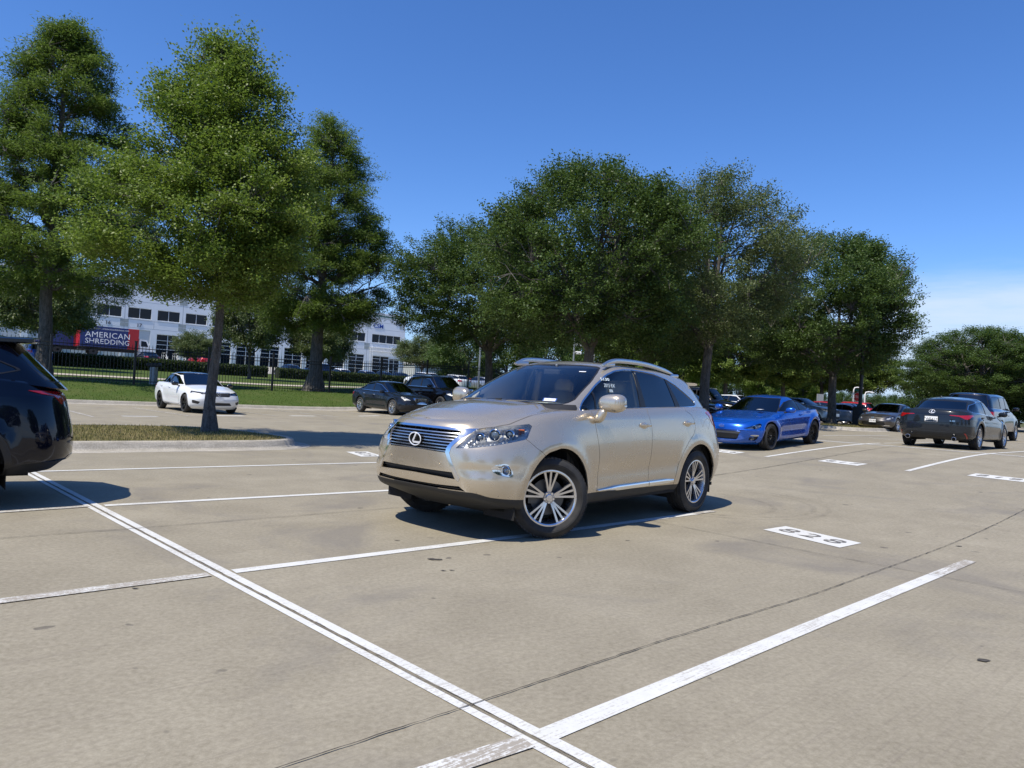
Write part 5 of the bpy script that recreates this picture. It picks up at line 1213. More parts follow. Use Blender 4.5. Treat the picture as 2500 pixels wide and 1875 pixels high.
def make_tree(kind, seed, H, prof, nl, leaf, leafmat, trunk_r, fork=.2, ncl=700, cl_s=.22, twist=.3, excurrent=False, lumps=.2, droop=0.0, nlimb=12, limb_up=.45, flare=1.6, shell=.5, gap=.25, lift=0, sub=7, clump=.085):
    """prof: [(height, radius)...] crown envelope; returns (trunk mesh builder, leaf vertices, leaf attr)"""
    rg = np.random.default_rng(seed); hs = np.array([p[0] for p in prof]); rs = np.array([p[1] for p in prof])
    nb = 16; bd = rg.normal(0, 1, (nb, 3)); bd /= np.linalg.norm(bd, axis=1)[:, None]; ba = rg.uniform(-1, 1, nb)*lumps
    cz_ = (hs[0]+hs[-1])/2
    def env(h, th):
        r = np.interp(h, hs, rs); d = np.stack([np.cos(th), np.sin(th), (h-cz_)/(hs[-1]-hs[0])*2], -1); d /= np.linalg.norm(d, axis=-1)[..., None]
        k = (ba*np.exp(-((1-d@bd.T)/.16))).sum(-1); return r*(1+k)
    T = MB(); nodes = []
    lean = rg.normal(0, .012, 2); ht = H*(.93 if excurrent else fork); n = 14
    tp = [(lean[0]*z+.05*math.sin(z*1.3+seed)*(z > .5), lean[1]*z+.05*math.cos(z*1.1+seed)*(z > .5), z) for z in np.linspace(0, ht, n)]
    tr = [trunk_r*(1-(.88 if excurrent else .22)*i/(n-1))*(1+(flare-1)*math.exp(-tp[i][2]/.22)) for i in range(n)]
    tp = [(0, 0, -.25)]+[(0, 0, .06)]+tp[1:]; tr = [tr[0]*1.15, tr[0]*1.0]+tr[1:]
    T.tube(tp, tr, 12, cap=True)
    top = np.array(tp[-1])
    for i in range(nlimb):
        f = (i+.5)/nlimb; th = i*2.39996+rg.normal(0, .25)
        if excurrent: h0 = hs[0]*1.0+(H*.86-hs[0])*f**1.1; hh = h0+np.interp(h0, hs, rs)*limb_up*(1-.1*f)
        else: h0 = ht*(rg.uniform(.88, 1.0)); hh = hs[0]+(hs[-1]-hs[0])*(.25+.68*rg.permutation(nlimb)[0]/nlimb if i else .9)
        hh = min(hh, hs[-1]*.97); R_ = env(np.array(hh), np.array(th))*(.80 if i or excurrent else .15)
        p0 = np.array([np.interp(h0, [q[2] for q in tp], [q[0] for q in tp]), np.interp(h0, [q[2] for q in tp], [q[1] for q in tp]), h0]) if excurrent else top*np.array([1, 1, 1])
        if not excurrent: p0 = np.array([top[0], top[1], h0])
        p2 = np.array([math.cos(th)*R_, math.sin(th)*R_, hh]); p1 = (p0*.55+p2*.45)+np.array([0, 0, (.0 if excurrent else (p2[2]-p0[2])*.18)])+rg.normal(0, .15, 3)
        m = 9; P = [tuple((1-t)**2*p0+2*t*(1-t)*p1+t*t*p2+rg.normal(0, .05, 3)*(0 < t < 1)) for t in np.linspace(0, 1, m)]
        r0 = (trunk_r*(.34 if excurrent else .52)*(1-.55*f if excurrent else 1)*(.7+.5*rg.random())); T.tube(P, [r0*(1-.86*t) for t in np.linspace(0, 1, m)], 7)
        for t_, q in zip(np.linspace(0, 1, m), P):
            if t_ > .22: nodes.append(q)
        for s_ in range(5):
            j = 2+s_+(rg.random() < .5); j = min(j, m-1); q0 = np.array(P[j]); dd = np.array([math.cos(th+rg.normal(0, .9)), math.sin(th+rg.normal(0, .9)), rg.uniform(-.15, .7)*(1 if not droop else .5)])
            Ls = np.interp(q0[2], hs, rs)*rg.uniform(.25, .5); q1 = q0+dd/np.linalg.norm(dd)*Ls; qq = [tuple(q0+(q1-q0)*t+rg.normal(0, .04, 3)*(t > 0)+np.array([0, 0, .12*Ls*t*t])) for t in np.linspace(0, 1, 5)]
            T.tube(qq, [r0*.36*(1-.8*t) for t in np.linspace(0, 1, 5)], 5); nodes += qq[2:]
    if excurrent: nodes += [q for q in tp if q[2] > hs[0]]
    nodes = np.array(nodes)
    # cluster centres
    K = ncl*3; h = rg.uniform(hs[0], hs[-1], K); rr_ = np.interp(h, hs, rs); keep = rg.random(K) < (rr_/rs.max())**1.2+.04; h = h[keep]; th = rg.uniform(0, 2*np.pi, len(h))
    u = rg.random(len(h)); rad = env(h, th)*(shell+(1-shell)*u**.55); rad *= np.where(rg.random(len(h)) < .12, 1.07, 1)
    C = np.stack([np.cos(th)*rad, np.sin(th)*rad, h], 1)
    # clumps: thin out by a smooth random field
    ph = rg.uniform(0, 6.28, (6, 1)); kv = rg.normal(0, 1, (6, 3))*(2.6/max(1.5, rs.max()/2.2)); fld = np.sin(kv@C.T+ph).sum(0); thr = np.quantile(fld, gap); C = C[fld > thr][:max(40, int(ncl/sub))]
    rb = rs.max()*clump; off = np.clip(rg.normal(0, 1, (len(C)*sub, 3)), -1.7, 1.7)*np.array([rb, rb, rb*.55]); C = np.repeat(C, sub, 0)+off*rg.uniform(.5, 1.15, (len(C), 1)).repeat(sub, 0)
    D = C-np.array([0, 0, (hs[0]*1.4 if not excurrent else 0)])*1.0; 
    if excurrent: D = np.stack([C[:, 0], C[:, 1], np.full(len(C), .35*rs.max()*(limb_up-.1))], 1)
    D /= np.linalg.norm(D, axis=1)[:, None]+1e-9
    d2 = ((C[:, None, :]-nodes[None, :, :])**2).sum(2)+np.maximum(nodes[None, :, 2]-C[:, None, 2], 0)**2*2; near = nodes[d2.argmin(1)]
    for c, q in list(zip(C, near))[::2]:
        if np.linalg.norm(c-q) > 1.3: continue
        mid = (c*.5+q*.5)+rg.normal(0, .06, 3); T.tube([tuple(q), tuple(mid), tuple(c+(c-q)*.15)], [.014*trunk_r/.2, .010*trunk_r/.2, .004], 3, cap=False)
    V, A = leaves(C, D, nl, cl_s, leaf[0], leaf[1], rg, droop)
    return T, V, A
def tree(key, name, label, cat, loc, rot=0, sc=1.0, group=None, **k):
    if key not in _trees:
        T, V, A = make_tree(key, **k); r = thing(name, label, cat, loc, rot, group)
        tr = T.obj('trunk', BARK, r, auto=60); cr = quads_obj('crown', V, 4, k['leafmat'], A, r); _trees[key] = r
    else:
        r = dup_tree(_trees[key]); r.location = loc; r.rotation_euler = (0, 0, rot); r['label'] = label; r['category'] = cat; r.name = name
        if group: r['group'] = group
        elif 'group' in r: del r['group']
    r.scale = (sc, sc, sc) if not hasattr(sc, '__len__') else sc; return r
# ---------------------------------------------------------------- warehouse
BW = simple('tilt_wall_white', (.80, .82, .84), .85, scale=.6, vary=.03, bump=.1); BLG = simple('reveal_grey', (.35, .36, .37), .85); BTILE = simple('accent_tile', (.36, .39, .38), .8); BGREEN = simple('green_stripe', (.03, .13, .10), .6)
DGLASS = simple('dark_glazing', (.006, .012, .022), .12, 0, coat=0, spec=.25, vary=.2, scale=.4); ALU = simple('white_aluminium', (.72, .73, .74), .4); DOORW = simple('dock_door', (.60, .61, .62), .6); BAND = simple('parapet_grey', (.50, .53, .52), .8)
BB = (-21.4, 138.7, 3.55)
BM = Matrix(((-.755, .656, 0, BB[0]), (-.656, -.755, 0, BB[1]), (0, 0, 1, BB[2]), (0, 0, 0, 1)))
def building():
    r = thing('warehouse', 'long white two storey office warehouse with dark windows beyond the hedge', 'building', (0, 0, 0)); r.matrix_world = BM
    Wl = MB(); LEN = 112.0; HT = 11.7; wins = [2.05+4.1*j for j in range(27)]
    lows = [c for c in wins if 8.3 < c < 41]; docks = [c for c in wins if c > 45]
    opens1 = [(c-1.6, c+1.6, 0.0, 3.55) for c in lows]+[(c-1.62, c+1.62, 0.0, 4.3) for c in docks]+[(41.35, 44.6, 0, 3.9), (1.05, 3.2, 0, 3.2), (3.3, 7.0, 0, 3.5)]
    opens2 = [(c-1.6, c+1.6, 5.95, 7.6) for c in wins[2:]]+[(1.0, 7.2, 5.95, 7.6)]
    def strip(z0, z1_, ops):
        x = 0.0
        for a, b_, o0, o1 in sorted(ops):
            if a > x: Wl.box(x, a, -.3, 0, z0, z1_)
            if o0 > z0: Wl.box(a, b_, -.3, 0, z0, o0)
            if o1 < z1_: Wl.box(a, b_, -.3, 0, o1, z1_)
            x = b_
        Wl.box(x, LEN, -.3, 0, z0, z1_)
    strip(-2, 4.7, opens1); strip(4.7, HT, opens2)
    Wl.box(0, LEN, -40, -.3, 3.9, HT-.3).box(4, LEN, -40, -.3, -2, 3.9); Wl.obj('wall', BW, r)
    G_ = MB()
    for j in range(1, 14): G_.box(8.2*j-.03, 8.2*j+.03, 0, .004, -.5, HT)
    for z in (4.55, 5.75, 8.55, 9.85): G_.box(0, LEN, 0, .003, z-.02, z+.02)
    for j in range(0, 27):
        if j % 2: G_.box(4.1*j-.02, 4.1*j+.02, 0, .0035, 4.55, 5.75)
    G_.obj('reveal_line', BLG, r)
    B_ = MB().box(-.01, LEN, 0, .006, 10.55, HT-.25).box(-.02, -.001, -40, .006, 10.55, HT-.25); B_.obj('parapet_band', BAND, r)
    MB().box(-.03, LEN, 0, .012, 10.95, 11.15).box(-.035, -.0, -40, .012, 10.95, 11.15).obj('parapet_stripe', BGREEN, r)
    for j in range(1, 13):
        for z in (4.65, 8.72):
            T_ = MB()
            for a in (-.56, .02):
                for b_ in (0, .57): T_.box(8.2*j+a, 8.2*j+a+.54, 0, .02, z+b_, z+b_+.52)
            T_.obj('accent_tile', BTILE, r)
    T_ = MB()
    for z in (9.0, 9.57):
        for a in (.15, .75): T_.box(a, a+.55, 0, .02, z, z+.52)
    T_.obj('accent_tile', BTILE, r)
    for a, b_, z0, z1_ in opens2:
        f = MB(); f.box(a, b_, -.16, -.14, z0, z1_); n = 4 if b_-a > 4 else 2
        w = f.obj('upper_window', DGLASS, r); m = MB()
        for i in range(1, n): x = a+(b_-a)*i/n; m.box(x-.035, x+.035, -.14, -.07, z0, z1_)
        m.box(a, b_, -.14, -.08, z0, z0+.07).box(a, b_, -.14, -.08, z1_-.07, z1_).box(a-.06, b_+.06, -.02, .05, z0-.10, z0-.02); m.obj('window_frame', ALU, w)
    for a, b_, z0, z1_ in opens1:
        f = MB()
        if (b_-a) > 3.22 and z1_ > 4:
            f.box(a, b_, -.2, -.15, z0, z1_)
            for k in range(18): f.box(a, b_, -.15, -.135, z0+k*.24, z0+k*.24+.20)
            f.obj('dock_door', DOORW, r); continue
        f.box(a, b_, -.24, -.22, z0, z1_); w = f.obj('ground_window', DGLASS, r); m = MB()
        for i in range(0, 3): x = a+(b_-a)*i/2; m.box(x-.04, x+.04, -.22, -.13, z0, z1_)
        for z in (.9, 1.6, 2.3, 2.95): m.box(a, b_, -.22, -.15, z-.035, z+.035)
        m.box(a, b_, -.22, -.13, z1_-.08, z1_); m.obj('window_frame', ALU, w)
    c = MB().box(.0, .75, -.75, .0, -2, 3.9); c.obj('corner_column', BW, r)
    cn = MB()
    for z in (4.35, 5.0):
        cn.tube([(7.8, .15, z), (-1.3, .15, z)], .045, 6).tube([(7.8, 1.5, z), (-1.3, 1.5, z)], .045, 6)
    for k in range(19): x = 7.8-k*.5; cn.tube([(x, .15, 4.35), (x, .15, 5.0)], .03, 5).tube([(x, .15, 5.0), (x, 1.5, 5.0)], .03, 5).tube([(x, 1.5, 5.0), (x, 1.5, 4.35)], .03, 5)
    for x in (7.7, 7.2): cn.tube([(x, .5, -.2), (x, .5, 5.0)], .05, 6)
    for k in range(9): cn.tube([(7.7, .5, .3+k*.5), (7.2, .5, .3+k*.5)], .03, 5)
    cn.obj('canopy_frame', ALU, r)
    rl = MB()
    for x in (41.2, 42.2, 43.8, 45.2):
        rl.tube([(x, .3, 1.0), (x, 2.2, 1.0), (x, 3.6, .1)], .03, 5).tube([(x, .3, .55), (x, 2.2, .55), (x, 3.6, -.3)], .025, 5)
        for y in (.3, 1.2, 2.2, 2.9, 3.6): rl.tube([(x, y, -1), (x, y, 1.0 if y < 2.5 else .5)], .025, 5)
    rl.obj('stair_rail', ALU, r); MB().box(41, 45.4, 0, 2.3, -2, .0).box(41.2, 43, 2.3, 3.0, -2, -.2).box(41.2, 43, 3.0, 3.7, -2, -.4).obj('landing', BLG, r)
    M = Matrix(((-1, 0, 0, 0), (0, 0, 1, .03), (0, 1, 0, 0), (0, 0, 0, 1)))
    tx = lambda t, x, z, s, m: text_obj('wall_sign', t, s, Matrix.Translation((x, .03, z)) @ Matrix(((-1, 0, 0, 0), (0, 0, 1, 0), (0, 1, 0, 0), (0, 0, 0, 1))), m, r, .02, offset=.012)
    tx('801', 1.6, 9.95, .95, simple('sign_grey', (.09, .09, .095), .6)); tx('17', 47.15, 4.95, .75, simple('sign_grey', (.09, .09, .095), .6)); tx('16', 51.35, 4.95, .75, simple('sign_grey', (.09, .09, .095), .6))
    tx('CSM', 6.0, 9.1, 1.15, simple('sign_blue', (.02, .07, .35), .5))
    return r
building()
def box_truck(s0, s1, out, label, txt=True):
    r = thing('box_truck', label, 'truck'); r.matrix_world = BM @ Matrix.Translation((0, 0, -.25)); L = s1-s0; blue = simple('truck_blue', (.015, .030, .13), .4); red = simple('truck_red', (.38, .015, .02), .4)
    b = MB().box(s0+1.3, s1, out-1.25, out+1.25, 1.05, 3.75, bev=.03); b.obj('cargo_box', blue, r)
    MB().box(s0, s0+1.3, out-1.25, out+1.25, 1.05, 3.75, bev=.03).box(s1-.01+.012, s1+.04, out-1.2, out+1.2, 1.1, 3.7).obj('cargo_front_panel', red, r)
    cabm = WHITEPT; c = MB(); prof = [(s0-1.9, .6), (s0-1.95, 1.25), (s0-1.5, 1.5), (s0-1.05, 2.45), (s0-.1, 2.55), (s0-.05, .6)]
    c.prism([(x, z) for x, z in prof], Matrix(((1, 0, 0, 0), (0, 0, 1, out-1.05), (0, 1, 0, 0), (0, 0, 0, 1))), 2.1); cab = c.obj('cab', cabm, r)
    MB().prism([(s0-1.25, 1.55), (s0-.95, 2.25), (s0-.35, 2.3), (s0-.35, 1.55)], Matrix(((1, 0, 0, 0), (0, 0, 1, out+1.045), (0, 1, 0, 0), (0, 0, 0, 1))), .02).obj('cab_window', DGLASS, cab)
    for x in (s0-1.15, s1-1.6):
        for sgn in (1, -1): MB().lathe([(.15, .12), (.42, .14), (.48, .08), (.48, -.12), (.15, -.14)], 20, 0, 'y', c=(x, out+sgn*.95, .48)).obj('wheel', TYRE, r)
    MB().box(s0-.5, s1, out-.5, out+.5, .6, 1.04).obj('chassis', BLACKPL, r)
    if txt:
        F_ = lambda x, z: Matrix.Translation((x, out+1.262, z)) @ Matrix(((-1, 0, 0, 0), (0, 0, 1, 0), (0, 1, 0, 0), (0, 0, 0, 1))); cx = (s0+s1)/2+.25
        text_obj('truck_text', 'AMERICAN', 1.02, F_(cx, 2.62), WHITEPT, r, .004, space=1.05); text_obj('truck_text', 'SHREDDING', .92, F_(cx, 1.78), WHITEPT, r, .004, space=1.02)
        text_obj('truck_text', '(555) 777-2500 - AMERICANSHREDDING.COM', .24, F_(cx, 3.42), WHITEPT, r, .003)
    return r
box_truck(50.4, 57.2, 13, 'blue box truck lettered in white with a red front band, parked along the loading doors')
box_truck(56.0, 60.6, 9.5, 'second blue box truck, half hidden behind the big tree trunk', False)
# low white building far behind the fence gap
r = thing('far_building', 'low pale flat roofed building in the distance right of the white warehouse', 'building', (-14, 175, 3.2), math.radians(41)); MB().box(-12, 14, 0, 14, 0, 3.6).obj('wall', BAND, r); MB().box(-12.2, 14.2, -.2, 14.2, 3.6, 4.3).obj('roof', WHITEPT, r)
# ---------------------------------------------------------------- iron fence
IRON = simple('black_iron', (.010, .010, .011), .5)
def fence():
    r = thing('iron_fence', 'tall black iron picket fence along the top of the grass bank', 'fence', (0, 0, 0)); us = [3.0+3.33*k for k in range(-6, 13)]
    for u in us:
        x, y = UV(u, -36); z = gzf(x, y); M = Matrix.Translation((x, y, z)) @ Matrix.Rotation(math.radians(43), 4, 'Z'); MB().box(-.045, .045, -.045, .045, -.3, 1.98, M=M).box(-.06, .06, -.06, .06, 1.98, 2.02, M=M).obj('post', IRON, r)
    for u0, u1 in zip(us[:-1], us[1:]):
        a, c = UV(u0, -36), UV(u1, -36); za, zc_ = gzf(*a), gzf(*c); b = MB(); n = 23
        P = lambda t, z: (a[0]+(c[0]-a[0])*t, a[1]+(c[1]-a[1])*t, za+(zc_-za)*t+z)
        for z in (.16, 1.52, 1.68): b.tube([P(.012, z), P(.988, z)], .018, 4)
        for k in range(1, n): b.tube([P(k/n, .05), P(k/n, 1.80), P(k/n, 1.90)], [.013, .013, .001], 4)
        b.obj('panel', IRON, r)
fence()
# ---------------------------------------------------------------- hedges
def hedge(u0, u1, v, h, w, label, seed, n):
    rg = np.random.default_rng(seed); r = thing('hedge', label, 'hedge', (0, 0, 0), 0, 'clipped hedges behind the fence')
    L = u1-u0; f = rg.random(n); U = u0+L*rg.random(n); side = f < .45; Vv = np.where(side, w/2+rg.normal(0, .06, n), rg.uniform(-w/2, w/2, n)); Z = np.where(side, rg.uniform(0, h, n), h+rg.normal(0, .06, n)); Vv = v+Vv
    X, Y = .731*U+.682*Vv, .682*U-.731*Vv; P = np.stack([X, Y, gz(X, Y)+Z], 1); nr = rg.normal(0, 1, (n, 3)); a = rg.normal(0, 1, (n, 3)); nr /= np.linalg.norm(nr, axis=1)[:, None]; a -= nr*(a*nr).sum(1)[:, None]; a /= np.linalg.norm(a, axis=1)[:, None]; b_ = np.cross(nr, a); s = .09*rg.uniform(.6, 1.3, n)[:, None]
    quads_obj('foliage', np.stack([P-a*s, P+b_*s*.6, P+a*s, P-b_*s*.6], 1).reshape(-1, 3), 4, L_HEDGE, rg.random(n), r)
    b = MB()
    k = max(2, int(L/3))
    for i in range(k):
        x0, x1 = u0+L*i/k, u0+L*(i+1)/k; q = [UV(x0, v-w/2+.05), UV(x1, v-w/2+.05), UV(x1, v+w/2-.05), UV(x0, v+w/2-.05)]; zz = [gzf(*t) for t in q]
        b.add([(t[0], t[1], z-.1) for t, z in zip(q, zz)]+[(t[0], t[1], z+h-.08) for t, z in zip(q, zz)], [[4, 5, 6, 7], [0, 1, 5, 4], [1, 2, 6, 5], [2, 3, 7, 6], [3, 0, 4, 7]])
    b.obj('woody_core', simple('hedge_core', (.012, .018, .006), .95), r)
hedge(2, 31.0, -70, .98, 1.1, 'long dark clipped hedge in front of the box trucks', 1, 26000)
hedge(32.2, 52, -70, .95, 1.1, 'clipped hedge below the ground floor windows of the warehouse', 2, 20000)
hedge(53, 66, -71, .9, 1.1, 'clipped hedge at the right end, near the entrance canopy', 3, 12000)
# ---------------------------------------------------------------- trees
def T_(x, y): return (x, y, gzf(x, y))
ELM = dict(seed=11, H=8.7, prof=[(2.95, .8), (3.25, 1.75), (3.7, 2.45), (4.5, 2.68), (5.4, 2.3), (6.3, 1.75), (7.0, 1.3), (7.8, .9), (8.35, .5), (8.7, .1)], nl=210000, leaf=(.042, .064), leafmat=L_ELM, trunk_r=.122, ncl=3000, cl_s=.10, sub=8, clump=.10, lumps=.24, gap=.20, excurrent=True, limb_up=.75, nlimb=22, shell=.22, flare=1.55)
tree('elm', 'elm_tree', 'nearest tree, a bright green elm with a grey trunk on the kerbed grass island', 'tree', (-6.34, 15.07, .12), .6, .965, **ELM)
CYP = dict(seed=5, H=16.6, prof=[(4.0, 2.0), (4.8, 3.1), (6.5, 3.5), (9, 3.2), (12, 2.75), (14, 2.0), (15.5, 1.15), (16.6, .25)], nl=200000, leaf=(.045, .18), leafmat=L_CYP, trunk_r=.31, ncl=3000, cl_s=.16, clump=.10, excurrent=True, limb_up=.35, nlimb=34, shell=.3, gap=.16, lumps=.34, droop=.5, flare=1.7)
tree('cyp', 'cypress_tree', 'tallest cypress at the left edge of the photo, trunk behind the dark crossover', 'tree', T_(-21.6, 32.6), 0, **CYP)
CY2 = dict(CYP, seed=8, H=15.8, prof=[(3.6, 2.6), (5.0, 4.0), (6.3, 4.3), (9, 3.7), (11.7, 2.8), (14.3, 1.5), (15.8, .2)], trunk_r=.40, nl=190000, gap=.20)
tree('cyp2', 'cypress_tree', 'dark cypress with a flared trunk at the fence, right of the elm', 'tree', T_(-11.4, 41.0), 1.0, **CY2)
OAK = dict(seed=21, H=10.8, prof=[(3.5, 2.8), (4.2, 4.8), (5.4, 5.6), (7.2, 5.6), (9, 4.4), (10.2, 2.4), (10.9, .5)], nl=200000, leaf=(.075, .112), leafmat=L_OAK, trunk_r=.25, fork=.30, ncl=3600, cl_s=.14, nlimb=11, shell=.35, gap=.17, lumps=.30, clump=.095)
tree('oak', 'oak_tree', 'broad oak on the kerbed island beside the black lamp pole', 'tree', T_(18.05, 40.0), 0, .97, **OAK)
OK2 = dict(OAK, seed=33, H=9.4, prof=[(3.0, 2.4), (3.7, 3.7), (5, 4.1), (6.8, 3.9), (8.3, 2.9), (9.0, 1.6), (9.4, .4)], nl=170000, leaf=(.06, .09), fork=.30, trunk_r=.22, cl_s=.12, ncl=3200)
tree('oak2', 'oak_tree', 'dark green oak directly behind the roof of the champagne crossover', 'tree', T_(2.75, 25.8), 0, **OK2)
OK3 = dict(OAK, seed=47, H=10.6, prof=[(3.7, 1.8), (4.5, 3.0), (5.5, 4.2), (7.2, 4.4), (8.8, 3.5), (9.9, 2.0), (10.6, .4)], nl=120000, leafmat=L_GREY, leaf=(.055, .095), fork=.33, trunk_r=.23, cl_s=.15, ncl=2000, gap=.36, lumps=.38, shell=.35)
tree('oak3', 'oak_tree', 'airy grey green oak whose Y shaped trunk rises behind the rear of the crossover', 'tree', T_(8.3, 30.5), 0, **OK3)
tree('oak', 'oak_tree', 'low spreading dark oak at the end of the iron fence, left of the crossover roof', 'tree', T_(-1.5, 44.0), 2.1, (1.05, 1.05, 1.0))
tree('oak2', 'oak_tree', 'oak with twin dark stems seen above the rear roof rail of the crossover', 'tree', T_(7.2, 38.5), 2.6, 1.0)
tree('oak2', 'oak_tree', 'round oak at the right edge behind the big dark blue sport utility', 'tree', T_(39.6, 60), 1.2, (1.4, 1.4, .90)); tree('oak', 'oak_tree', 'last oak at the far right border of the photo', 'tree', T_(48.5, 64), 4.0, (1.0, 1.0, .78))
LCY = dict(CYP, seed=61, H=9.6, prof=[(3.1, 1.6), (3.8, 3.2), (5, 3.4), (7, 2.5), (8.6, 1.4), (9.6, .2)], nl=60000, leafmat=L_LCYP, trunk_r=.22, ncl=1300, cl_s=.18, leaf=(.09, .26), nlimb=22)
for i, (px, D, ro, s, lb) in enumerate([(1575, 60, 0, 1.0, 'yellow green cypress right above the rear roof rail of the crossover'), (1665, 74, 1, 1.05, 'light green cypress between the Y shaped oak and the black sport utility'), (1773, 60, 2, 1.0, 'light green cypress with a straight dark trunk above the black sport utility'), (1913, 61, 3, 1.0, 'light green cypress above the roof of the blue coupe'), (2005, 66, 4, 1.0, 'light green cypress just behind the island oak, left side'), (2100, 70, 5, .98, 'light green cypress behind the black lamp pole'), (1850, 84, 6, .8, 'smaller light green conifer between the two dark trunks over the blue coupe'), (1960, 88, 7, .72, 'small conifer right of the blue coupe roof'), (1690, 90, 8, .8, 'small conifer farther back, above the black sport utility hood')]):
    x = (px-1250)/1734.7*D; tree('lcy', 'cypress_tree', lb, 'tree', T_(x, D), ro*1.1, s, 'light cypresses beyond the right side of the lot', **LCY)
FOK = dict(OAK, seed=71, H=9, prof=[(1.2, 3.4), (2.5, 5.0), (4.5, 5.6), (6.5, 4.8), (8.2, 2.8), (9, .6)], nl=30000, leaf=(.16, .24), ncl=700, cl_s=.35, trunk_r=.25, fork=.18, nlimb=8, gap=.12)
for i, (px, D, ro, s, lb) in enumerate([(1135, 96, 0, .95, 'far dark oak behind the light pole left of the crossover roof'), (1235, 104, 1, 1.1, 'far dark oak behind the fork of the low oak'), (1330, 98, 2, 1.0, 'far dark oak behind the left roof rail'), (1420, 106, 3, 1.1, 'far dark oak hidden by the middle oak trunk'), (1510, 100, 4, 1.0, 'far dark oak right of the white pole'),
   (2150, 120, 0, .42, 'small far tree left of the black pole base'), (2185, 122, 1, .46, 'low far tree right of the gooseneck lamps'), (2250, 120, 4, .48, 'low far tree above the brown grey sedan'), (2135, 112, 5, .42, 'low far tree just right of the black pole'), (2270, 132, 0, .55, 'low far tree left of the big dark blue sport utility'), (2060, 118, 3, .45, 'low far tree left of the stop sign'), (1985, 120, 4, .5, 'low far tree left of the island oak trunk'), (2215, 128, 2, .44, 'far tree in the sky gap between island oak and right oak'), (2290, 118, 3, .6, 'far dark tree behind the dark grey sedan'), (2390, 110, 4, .8, 'far dark tree over the roof of the big dark blue sport utility'), (2490, 100, 5, .8, 'far dark tree at the right border'), (2375, 70, 2, (1.0, 1.0, .88), 'dense low tree behind the big dark blue sport utility'), (2475, 66, 4, (1.0, 1.0, .9), 'dense tree reaching the ground at the right border'), (2275, 92, 1, (.85, .85, .8), 'dense low tree just left of the dense tree behind the sport utility'), (1640, 96, 0, .75, 'dense dark tree seen between the rear roof rail and the Y shaped trunk'), (1800, 98, 3, .7, 'dense dark tree above the roof of the large black sport utility'), (1930, 100, 5, .7, 'dense dark tree behind the rear window of the blue coupe'), (1740, 125, 1, .5, 'far tree behind the black sport utility'), (1880, 125, 5, .5, 'far tree behind the blue coupe'), (2050, 130, 2, .45, 'far tree behind the island oak trunk'), (1620, 128, 3, .5, 'far tree behind the rear pillar of the crossover')]):
    x = (px-1250)/1734.7*D; tree('fok', 'oak_tree', lb, 'tree', T_(x, D), ro*1.3, s, 'dark oaks in the far background', **FOK)
SHR = dict(OAK, seed=81, H=6.2, prof=[(2.3, 1.8), (2.9, 3.0), (3.8, 3.4), (5, 2.6), (5.9, 1.2), (6.2, .3)], nl=45000, leaf=(.10, .16), leafmat=L_GREY, trunk_r=.14, fork=.25, ncl=1100, cl_s=.2, nlimb=8)
for (x, y, ro, s, lb) in [(-32.9, 49.5, 0, (.95, .95, 1.3), 'round grey green tree behind the left cypress, in front of the box trucks'), (-22.2, 60, 2, (.85, .85, 1.3), 'dark street tree against the warehouse, right of the elm trunk'), (-16.9, 62, 3.5, (.8, .8, 1.0), 'light street tree against the ground floor windows of the warehouse'), (-33.5, 75, 1, .66, 'smallest street tree, beside the warehouse entrance steps'), (-13.8, 108, 4, 1.15, 'round tree right of the warehouse corner'), (-38, 58, 5, (.9, .9, 1.25), 'grey green tree at the left border, before the warehouse')]:
    tree('shr', 'street_tree', lb, 'tree', T_(x, y), ro, s, 'street trees in front of the warehouse', **SHR)
tree('fok', 'oak_tree', 'bushy green tree touching the right side of the warehouse tree', 'tree', T_(-9.5, 112), 1, .62, 'dark oaks in the far background')
# trees behind the camera, seen only mirrored in the paintwork
for i, (x, y, k) in enumerate([(14, -22, 'oak'), (28, -12, 'oak2'), (-4, -27, 'oak'), (-20, -22, 'cyp2'), (36, 4, 'oak')]):
    tree(k, 'oak_tree', 'tree on the near side of the lot, behind the camera, number %s from the right' % ['two', 'one', 'three', 'four', 'zero'][i], 'tree', (x, y, gzf(x, max(y, 0))), i*1.7, 1.0, 'trees behind the camera')
# ---------------------------------------------------------------- poles, signs, lines
PLG = simple('galvanised_pole', (.34, .35, .35), .5, .6); DBR = simple('dark_bronze', (.014, .013, .012), .5); CB = simple('dark_painted_concrete', (.030, .028, .026), .8, vary=.4, bump=.3)
def at(px, D): x = (px-1250)/1734.7*D; return x, D, gzf(x, D)
x, y, z = at(2101.5, 38.8); r = thing('lamp_pole', 'black lamp pole on a thick dark concrete drum beside the island oak', 'lamp pole', (x, y, z)); MB().lathe([(.36, 0), (.36, 1.13), (.33, 1.17), (.0001, 1.17)], 32, 0, 'z').obj('concrete_base', CB, r, auto=40)
MB().tube([(0, 0, 1.15), (0, 0, 9.0)], [.10, .085], 10).tube([(-.14, 0, 1.17), (.14, 0, 1.17)], .1, 6).obj('pole', DBR, r); MB().box(-.9, -.2, -.18, .18, 8.85, 9.05, bev=.04).box(.2, .9, -.18, .18, 8.85, 9.05, bev=.04).box(-.25, .25, -.03, .03, 8.92, 8.98).obj('lamp_head', DBR, r)
